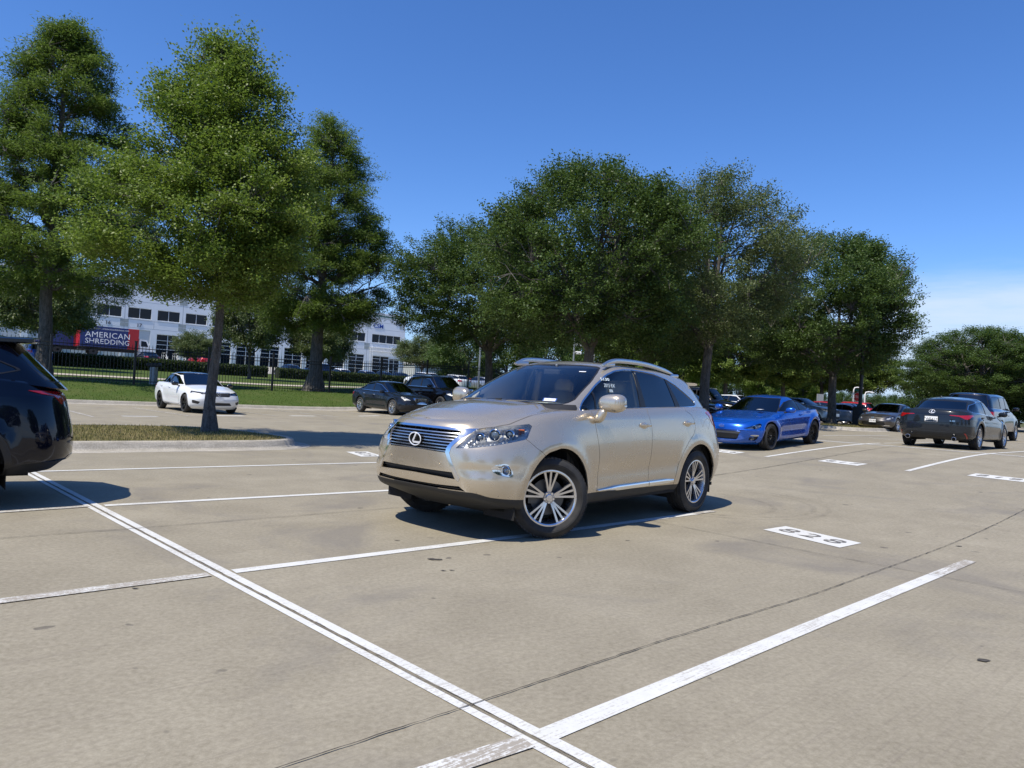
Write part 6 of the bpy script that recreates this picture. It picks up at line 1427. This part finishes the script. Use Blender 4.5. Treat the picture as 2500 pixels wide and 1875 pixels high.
for px, D, h, lb in ((1168, 70, 8.8, 'grey light pole left of the crossover roof'), (1397, 70, 8.8, 'grey light pole with white camera boxes above the crossover roof')):
    x, y, z = at(px, D); r = thing('light_pole', lb, 'light pole', (x, y, z), 0, 'grey light poles'); MB().tube([(0, 0, 0), (0, 0, h)], [.10, .07], 8).obj('pole', PLG, r); MB().box(-.5, .5, -.2, .2, h, h+.16, bev=.04).obj('lamp_head', PLG, r)
    if D == 70 and px > 1300:
        for z_ in (4.3, 5.1): MB().box(.1, .75, -.2, .2, z_, z_+.28, bev=.06).obj('camera_box', WHITEPT, r)
x, y, z = at(1446, 66); r = thing('utility_pole', 'thin white leaning pole right of the middle oak trunk', 'pole', (x, y, z)); MB().tube([(-.4, 0, 0), (.25, 0, 6.6)], .10, 8).obj('pole', WHITEPT, r)
for px, D, h, dx, lb in ((2084, 62, 3.05, .7, 'taller white gooseneck lamp behind the black pole base'), (2112, 60, 2.65, .65, 'shorter white gooseneck lamp right of the black pole base')):
    x, y, z = at(px, D); r = thing('gooseneck_lamp', lb, 'lamp', (x, y, z), 0, 'white gooseneck lamps'); MB().tube([(0, 0, 0), (0, 0, h-.25), (.08, 0, h-.05), (.3, 0, h), (dx, 0, h-.02)], .055, 8).obj('pole', WHITEPT, r); MB().box(dx-.2, dx+.1, -.07, .07, h-.07, h).obj('lamp_head', WHITEPT, r)
x, y, z = at(2094.5, 66); r = thing('stop_sign', 'red octagonal stop sign half hidden by the black lamp pole', 'sign', (x, y, z)); MB().tube([(0, .02, 0), (0, .02, 3.0)], .04, 6).obj('post', PLG, r)
o8 = [(.42*math.cos(math.pi/8+math.pi/4*i), .42*math.sin(math.pi/8+math.pi/4*i)) for i in range(8)]; SM = Matrix(((1, 0, 0, 0), (0, 0, -1, -.02), (0, 1, 0, 2.3), (0, 0, 0, 1))); pl = MB().prism([(a*1.06, b_*1.06) for a, b_ in o8], SM, .01).obj('border', WHITEPT, r); MB().prism(o8, SM, .016).obj('plate', simple('sign_red', (.5, .01, .02), .4), r); text_obj('sign_text', 'STOP', .34, SM @ Matrix.Translation((0, 0, .018)), WHITEPT, r, .003)
MB().box(-.3, .3, -.02, .0, 2.85, 3.0).obj('street_name_plate', simple('sign_green', (.01, .16, .12), .4), r)
x, y, z = at(2003, 58); r = thing('road_sign', 'back of a grey metal sign left of the island oak trunk', 'sign', (x, y, z)); MB().tube([(-.2, 0, 0), (-.2, 0, 2.2)], .05, 6).obj('post', PLG, r); MB().box(-.28, .28, -.02, .02, 1.3, 2.2).obj('plate', PLG, r)
x, y, z = at(375, 34.6); r = thing('post_box', 'short grey post with a dark cap at the fence, left of the white sedan', 'post', (x, y, z)); MB().box(-.13, .13, -.13, .13, 0, .85).obj('post', PLG, r); MB().box(-.32, .32, -.16, .16, .85, 1.05, bev=.05).obj('cap', DBR, r)
WIRE = simple('power_line', (.05, .05, .05), .6)
for k, (z0, z1_) in enumerate([(13.0, 13.6), (12.2, 12.7), (11.7, 12.1), (10.2, 10.6)]):
    P = [(-60+240*t, 150-10*t, z0+(z1_-z0)*t-1.2*math.sin(math.pi*((t*4) % 1))*.6) for t in np.linspace(.2, 1.3, 60)]; tag(MB().tube(P, .022, 3).obj('power_line', WIRE), ['topmost', 'second', 'third', 'lowest'][k]+' power line crossing the low sky at the right', 'power line', 'power lines')
# ---------------------------------------------------------------- vehicles in place
HX = build_hero((-.232, 7.119, 0), math.radians(-131.46))
def put(p, px, D, yaw, label, group=None, name='car', cat='car', dz=0, off=0):
    """px/D is the front axle centre unless off shifts along the car"""
    x = (px-1250)/1734.7*D; a = math.radians(yaw); x += off*math.cos(a); y = D+off*math.sin(a); wb = p['wb']
    zf, zr = gzf(x, y), gzf(x-wb*math.cos(a), y-wb*math.sin(a))
    o = build_car(p, (x, y, zf+dz), a, label, group, name, cat); o.rotation_euler = (0, math.atan2(zr-zf, wb), a); return o
# blue coupe
c = COUPE; a = math.radians(-134.5)
bx, by = 6.43+.76*math.sin(a), 17.33-.76*math.cos(a)
co = build_car(dict(COUPE, q=1.0), (6.43-.0, 17.33, gzf(6.4, 17.3)), a, 'bright blue sports coupe with black mesh wheels, parked behind the crossover', None, 'coupe', 'car')
co.location = (6.26+.76*math.sin(a), 17.25-.76*math.cos(a), gzf(6.4, 17.4)-.01); co.rotation_euler = (0, math.atan2(gzf(8.3, 19.0)-gzf(6.5, 17.4), 2.57), a)
b = ell_ring(frame((.845, .0, .575), (0, 1, 0), (-.2, 0, 1)), .07, .035, .16, .006); 
for k in range(6): b.lathe([(.0001, .004), (.006, .004), (.006, 0)], 6, 0, 'x', c=(.846, -.035+.014*k, .575+.006*(-1)**k))
b.obj('badge', CHROME, co)
for s in (1, -1): MB().lathe([(.045, -.01), (.045, .01), (.038, .012), (.0001, .02)], 18, 0, 'x', c=(.60, s*.66, .295)).obj('fog_lamp', LENS, co)
MB().box(-.44, -.26, .34, .46, .955, .957).obj('windscreen_sticker', PAPER, co)
# graphite sedan seen from behind
IS_ = dict(SEDAN, paint=GRAPH, L=4.71, W=1.84, H=1.435, fo=.88, wb=2.80, R=.335, rim=.235, spoke='twin7', hz=.72, cz=.92, bz=.92, bzr=.98, dz=1.04, ws=(-.35, -1.28, -2.72, -3.42), m=3.0, rr=.55, hip=.95, flare=.03, trim=CHROME,
  dlo=[(-.66, .95), (-1.32, 1.26), (-1.75, 1.325), (-2.25, 1.305), (-2.75, 1.19), (-3.02, 1.06), (-2.9, 1.0), (-1.8, .965)], pillars=[(-1.76, -1.82, -1.84, -1.88)],
  rear=[('tail_light', [(.46, .888), (.48, .905), (.78, .90), (1.30, .930), (1.40, .90), (1.22, .87), (1.02, .80), (.90, .81), (.74, .868)], RED, .004, 'p'), ('bumper_insert', [(-.1, .33), (.60, .33), (.72, .27), (.55, .20), (-.1, .20)], GREYPL, .002, 'y'), ('reflector', [(.90, .43), (.97, .43), (1.13, .30), (1.08, .30)], RED, .004, 'p'), ('corner_vent', [(.84, .47), (.90, .47), (1.20, .28), (1.22, .20), (1.14, .22)], BLACKPL, -.004, 'p'), ('trunk_lip_strip', [(-.1, .925), (.5, .925), (.5, .905), (-.1, .905)], GLOSSBLK, .003, 'y')],
  rseams=[[(-1, .70), (.72, .70), (.78, .86), (.78, 2), (-1, 2)]], plates=[], mirror=(-.80, 1.0), handles=[(-1.62, .84), (-2.55, .87)], rww=.80)
x0, y0 = 11.15, 18.75; a = math.radians(47); wb = 2.8
def at_rear(p, rx, ry, yaw, **k):
    a = math.radians(yaw); fx, fy = rx+p['wb']*math.cos(a), ry+p['wb']*math.sin(a); zf, zr = gzf(fx, fy), gzf(rx, ry)
    o = build_car(p, (fx, fy, zf), a, **k); o.rotation_euler = (0, math.atan2(zr-zf, p['wb']), a); return o
iso = at_rear(IS_, 12.0, 19.75, 44.0, label='dark graphite sedan seen from behind with a white licence plate', name='sedan')
xr_ = .88-4.71
oval_badge(iso, frame((xr_+.055, 0, .975), (0, -1, 0), (.35, 0, 1)), .075, .055)
plate(iso, (xr_+.012, 0, .775), (0, -1, 0), (.06, 0, 1), .32, .16, 'TWF·6122')
text_obj('model_badge', 'IS 300', .05, frame((xr_+.01, -.50, .745), (0, -1, 0), (.06, 0, 1)), CHROME, iso, .003)
for s in (1, -1): MB().lathe([(.055, .06), (.055, -.02), (.048, -.022), (.045, .0), (.043, .04)], 28, 0, 'x', c=(xr_+.02, s*.55, .275)).obj('exhaust_tip', DARKSILVER, iso, auto=40)
for s in (1, -1): MB().lathe([(.045, .03), (.0001, .03)], 20, 0, 'x', c=(xr_+.02, s*.55, .275)).obj('exhaust_bore', WELL, iso)
MB().prism([(-3.0, 0), (-3.13, 0), (-3.14, .05), (-3.02, .01)], frame((0, -.012, 1.375), (1, 0, 0), (0, 0, 1)), .024).obj('roof_antenna', GLOSSBLK, iso)
# midnight crossover, left edge
MUR = dict(SUVG, paint=NAVY, q=1.0, L=4.89, W=1.915, H=1.69, fo=.98, wb=2.825, R=.375, rim=.25, hz=.98, tk=.07, cz=1.12, bz=1.10, bzr=1.20, dz=1.12, ws=(-.35, -1.2, -3.40, -3.84), rr=.62, m=2.5, wt=.68, drop=.07, n=2.6, flare=.03, spoke='five', archclad=.055, clad=(.42, .36, .42, BLACKPL), sill=.24, crease=.98, hollow=.02, trim=SEAL,
  dlo=[(-.72, 1.14), (-1.30, 1.47), (-1.8, 1.53), (-2.6, 1.50), (-3.0, 1.42), (-3.35, 1.27), (-3.2, 1.23), (-2.6, 1.19), (-1.5, 1.15)], pillars=[(-1.78, -1.82, -1.88, -1.90), (-2.74, -2.68, -2.86, -2.76)],
  rear=[('tail_light', [(.42, 1.01), (.45, 1.062), (.90, 1.075), (1.34, 1.082), (1.16, 1.050), (.97, 1.035), (.84, .955), (.78, .975)], RED, .006, 'p'), ('bumper_insert', [(-.1, .46), (.6, .46), (.75, .40), (.7, .28), (-.1, .28)], GLOSSBLK, .004, 'y')],
  rseams=[[(-1, .62), (.68, .62), (.74, .92), (.80, 1.0), (.74, 1.2), (.6, 2), (-1, 2)]], crown=[(.7, .03), (.3, .05), (-.3, .05), (-2.9, .01), (-3.9, .01)])
mur = at_rear(MUR, -5.44, 6.78, 222, label='midnight blue crossover cut off by the left edge, only its rear quarter in view', name='crossover')
band([(-3.16, -.58, 1.535), (-3.38, -.54, 1.550), (-3.50, 0, 1.572), (-3.38, .54, 1.550), (-3.16, .58, 1.535)], .10, .030, 10).obj('rear_spoiler', NAVY, mur, auto=40)
pass
# white sedan with dark roof
JET = dict(SEDAN, paint=WHITE, q=.8, L=4.70, W=1.80, H=1.46, fo=.90, wb=2.69, R=.325, rim=.225, spoke='twin5', wface=BLKW, wdark=BLKW, hz=.76, cz=.96, bz=.95, bzr=1.01, dz=1.03, roofm=GLOSSBLK, mirm=GLOSSBLK, n=3.0, rf=.70, sill=.17,
  dlo=[(-.66, .985), (-1.28, 1.28), (-1.75, 1.34), (-2.3, 1.32), (-2.8, 1.20), (-3.05, 1.085), (-2.9, 1.04), (-1.8, 1.01)], pillars=[(-1.72, -1.78, -1.80, -1.84)],
  front=[('grille', [(-.1, .745), (.40, .745), (.44, .655), (.36, .61), (-.1, .61)], BLACKPL, -.02, 'y'), ('grille_chrome', [(-.1, .765), (.44, .765), (.44, .748), (-.1, .748)], CHROME, .004, 'y'), ('lower_grille', [(-.1, .40), (.40, .40), (.48, .30), (-.1, .29)], BLACKPL, -.02, 'y'), ('fog_recess', [(.70, .42), (.98, .47), (1.12, .47), (1.10, .36), (.80, .33)], BLACKPL, -.01, 'p')],
  head=[[(.52, .66), (.52, .74), (.90, .765), (1.32, .79), (1.35, .72), (1.0, .665)]], plates=[(0, .525, .32, .16, None, True)])
jet = put(JET, 0, 1, -47, 'white sedan with dark roof and black wheels, parked behind the elm trunk', name='sedan'); bpy.context.view_layer.update()
ax, ay = -11.45, 25.15; a = math.radians(-47); jx, jy = ax-.78*math.sin(-a), ay+.78*math.cos(a); jet.location = (ax+.78*math.cos(a+math.pi/2), ay+.78*math.sin(a+math.pi/2), 0); jet.rotation_euler = (0, 0, a)
vb = ell_ring(frame((.905, 0, .69), (0, 1, 0), (-.05, 0, 1)), .06, .06, .14, .006, 24); Mv = frame((.905, 0, .69), (0, 1, 0), (-.05, 0, 1)); stroke(vb, [(-.028, .045), (0, .004), (.028, .045)], .008, .005, Mv); stroke(vb, [(-.048, .012), (-.024, -.045), (0, .0), (.024, -.045), (.048, .012)], .008, .005, Mv); vb.obj('badge', CHROME, jet)
# slate sedan and black sport utility on the far kerb
BUI = dict(SEDAN, paint=NIGHTB, q=.8, L=5.0, W=1.86, H=1.50, fo=.98, wb=2.84, R=.345, rim=.235, spoke='ten', wface=MACHINED, wdark=SATIN, hz=.80, cz=.99, bz=.98, bzr=1.04, dz=1.07, trim=CHROME, glassw=TINTED, ws=(-.32, -1.30, -2.85, -3.72),
  dlo=[(-.68, 1.01), (-1.35, 1.31), (-1.9, 1.38), (-2.5, 1.36), (-3.0, 1.24), (-3.32, 1.10), (-3.1, 1.07), (-1.8, 1.035)], pillars=[(-1.78, -1.84, -1.86, -1.90), (-2.74, -2.76, -2.80, -2.82)], handm=CHROME,
  front=[('grille_chrome', [(-.1, .80), (.36, .80), (.38, .70), (.24, .55), (-.1, .54)], CHROME, .004, 'y'), ('lower_grille', [(-.1, .38), (.5, .38), (.55, .28), (-.1, .27)], BLACKPL, -.02, 'y')], head=[[(.60, .69), (.62, .73), (.95, .82), (1.35, .90), (1.32, .80), (1.0, .70)]], bowl=simple('bright_bowl', (.75, .76, .76), .3, .4))
a = math.radians(-49); bui = put(BUI, 0, 1, -49, 'blue black sedan with a slatted chrome grille parked by the far kerb', name='sedan')
rx, ry = -6.95, 33.2; fx, fy = rx+2.84*math.cos(a), ry+2.84*math.sin(a); ox, oy = .80*math.cos(a+math.pi/2), .80*math.sin(a+math.pi/2); bui.location = (fx+ox, fy+oy, gzf(fx, fy)); bui.rotation_euler = (0, 0, a)
gs = MB()
for k in range(15): y = -.30+.60*k/14; gs.box(.955-.35*y*y, .985-.35*y*y, y-.007, y+.007, .58 if abs(y) < .2 else .64, .785)
gs.obj('grille_slat', CHROME, bui); MB().box(.90, .965, -.32, .32, .57, .79).obj('grille_backing', BLACKPL, bui)
ATL = dict(SUVG, paint=BLACK, q=.8, L=4.95, W=1.95, H=1.76, wb=2.95, R=.38, rim=.25, spoke='ten', rails=(-1.2, -3.3, 1.735, .62), trim=CHROME, wface=MACHINED)
put(ATL, 1118, 33.0, -49, 'black sport utility with silver roof rails right behind the blue black sedan', name='sport_utility').location.z += .0
# right side
CIV = dict(SEDAN, paint=GREY, q=.8, L=4.6, W=1.76, H=1.42, n=2.6, front=[('grille', [(-.1, .70), (.40, .70), (.46, .66), (.34, .60), (-.1, .59)], BLACKPL, -.01, 'y'), ('grille_bar', [(-.1, .725), (.42, .725), (.42, .71), (-.1, .71)], CHROME, .004, 'y'), ('lower_grille', [(-.1, .44), (.5, .44), (.55, .30), (-.1, .29)], BLACKPL, -.02, 'y'), ('lip_strip', [(.60, .30), (1.0, .30), (1.0, .275), (.60, .275)], CHROME, .004, 'p')], plates=[(0, .50, .32, .16, 'DFR 4629', True)], glassw=WSGLASS)
civ = put(CIV, 2150, 35.2, -136, 'brown grey sedan facing the camera beside the island, white front plate', name='sedan'); hb = MB(); Mh = frame((.93, 0, .655), (0, 1, 0), (-.05, 0, 1)); stroke(hb, [(-.045, .04), (-.032, -.04)], .012, .006, Mh); stroke(hb, [(.045, .04), (.032, -.04)], .012, .006, Mh); stroke(hb, [(-.04, 0), (.04, 0)], .01, .006, Mh); hb.obj('badge', CHROME, civ)
YUK = dict(SUVG, paint=PICKB, q=.8, L=5.2, W=2.02, H=1.92, wb=2.95, R=.40, rim=.25, rr=.32, m=3.2, sill=.34, cz=1.24, bz=1.24, bzr=1.28, dz=1.28, hz=1.05, ws=(-.4, -1.1, -3.95, -4.18), wt=.74, wbelt=.92, mirror=(-.8, 1.34), mirm=GLOSSBLK, dlo=[(-.74, 1.28), (-1.2, 1.70), (-1.7, 1.78), (-3.5, 1.74), (-3.85, 1.60), (-3.9, 1.34), (-2.6, 1.31)])
at_rear(YUK, 18.9, 29.1, 45, label='big dark blue sport utility behind the graphite sedan, seen from behind', name='sport_utility')
W2 = dict(SUVG, paint=WHITE, q=.55); put(W2, 2545, 52, -140, 'white crossover cut off by the right edge', name='crossover')
far_cars = [(dict(SUVG, paint=BLACK, q=.6, L=5.2, W=2.0, H=1.90, wb=2.95, rails=(-1.2, -3.3, 1.87, .66), rr=.35, ws=(-.35, -1.05, -3.75, -4.05), dlo=[(-.70, 1.22), (-1.15, 1.70), (-1.7, 1.76), (-3.3, 1.73), (-3.75, 1.66), (-3.85, 1.28), (-2.6, 1.25)], R=.39, glassw=WSGLASS), 1778, 45, -48, 'large black sport utility behind the rear of the champagne crossover'),
 (dict(SEDAN, paint=BLACK, q=.6), 1738, 37.5, -48, 'black sedan peeking out behind the rear window of the crossover'), (dict(SUVG, paint=WHITE, q=.5), 1846, 53, -48, 'white crossover roof showing behind the blue coupe roof'),
 (dict(SUVG, paint=SILV, q=.6, H=1.6), 2010, 44, -52, 'silver crossover nose between the blue coupe and the oak trunk'), (dict(SUVG, paint=REDP, q=.5, H=1.75), 2030, 60, 130, 'red pickup like wagon left of the oak trunk'),
 (dict(SEDAN, paint=REDP, q=.6, H=1.55, cz=1.05, bz=1.02, bzr=1.08, dz=1.10, hz=.85, R=.33, L=4.3, wb=2.6, ws=(-.25, -1.1, -2.75, -3.25), dlo=[(-.5, 1.06), (-1.15, 1.40), (-1.7, 1.44), (-2.5, 1.40), (-2.9, 1.18), (-1.8, 1.10)]), 2075, 50, -42, 'red hatchback between the oak trunk and the pole base'),
 (dict(SEDAN, paint=SILV, q=.5), 2138, 46, -42, 'silver sedan between the pole base and the brown grey sedan'), (dict(SUVG, paint=BLACK, q=.4), 2075, 64, -42, 'black crossover behind the red hatchback'),
 (dict(SUVG, paint=BLACK, q=.4), 1700, 58, -48, 'black wagon farther back behind the crossover tail')]
for p, px, D, yw, lb in far_cars: put(p, px, D, yw, lb, 'parked cars on the far right rows', name='car')
lot = [(dict(SEDAN, paint=NIGHTB, q=.4), 690, 80, 133, 'dark blue sedan roof over the hedge, left of the big blue wagon'), (dict(SUVG, paint=PICKB, q=.4, H=1.85, rr=.35), 757, 80, 133, 'big blue wagon over the hedge, left of the flared cypress trunk'), (dict(SEDAN, paint=WHITE, q=.4), 812, 82, 133, 'white sedan over the hedge, right of the flared cypress trunk'),
 (dict(SEDAN, paint=SILV, q=.4), 872, 84, 133, 'silver sedan over the hedge below the fourth ground floor window'), (dict(SEDAN, paint=NIGHTB, q=.4), 915, 86, 133, 'dark sedan over the hedge left of the canopy'), (dict(SEDAN, paint=BLACK, q=.4), 955, 88, 133, 'black sedan over the hedge under the entrance canopy'), (dict(SUVG, paint=WHITE, q=.4), 1010, 74, 133, 'white crossover behind the fence, right of the warehouse corner'),
 (dict(SUVG, paint=REDP, q=.4, H=1.8, rr=.35), 478, 84, 133, 'red wagon over the hedge beside the smallest street tree'), (dict(SUVG, paint=BLUE, q=.4), 75, 60, 133, 'blue sport utility behind the left cypress trunk'), (dict(SEDAN, paint=NIGHTB, q=.4), 348, 84, 133, 'dark sedan roof in front of dock door 17'),
 (dict(SUVG, paint=WHITE, q=.4), 1085, 80, 133, 'white crossover behind the fence, above the black sport utility'), (dict(SUVG, paint=SILV, q=.4), 1150, 84, 133, 'silver wagon behind the fence beside the low oak'), (dict(SEDAN, paint=REDP, q=.4), 1115, 92, 133, 'red sedan behind the fence, far right')]
for p, px, D, yw, lb in lot: put(p, px, D, yw, lb, 'cars parked beyond the hedge', name='car')
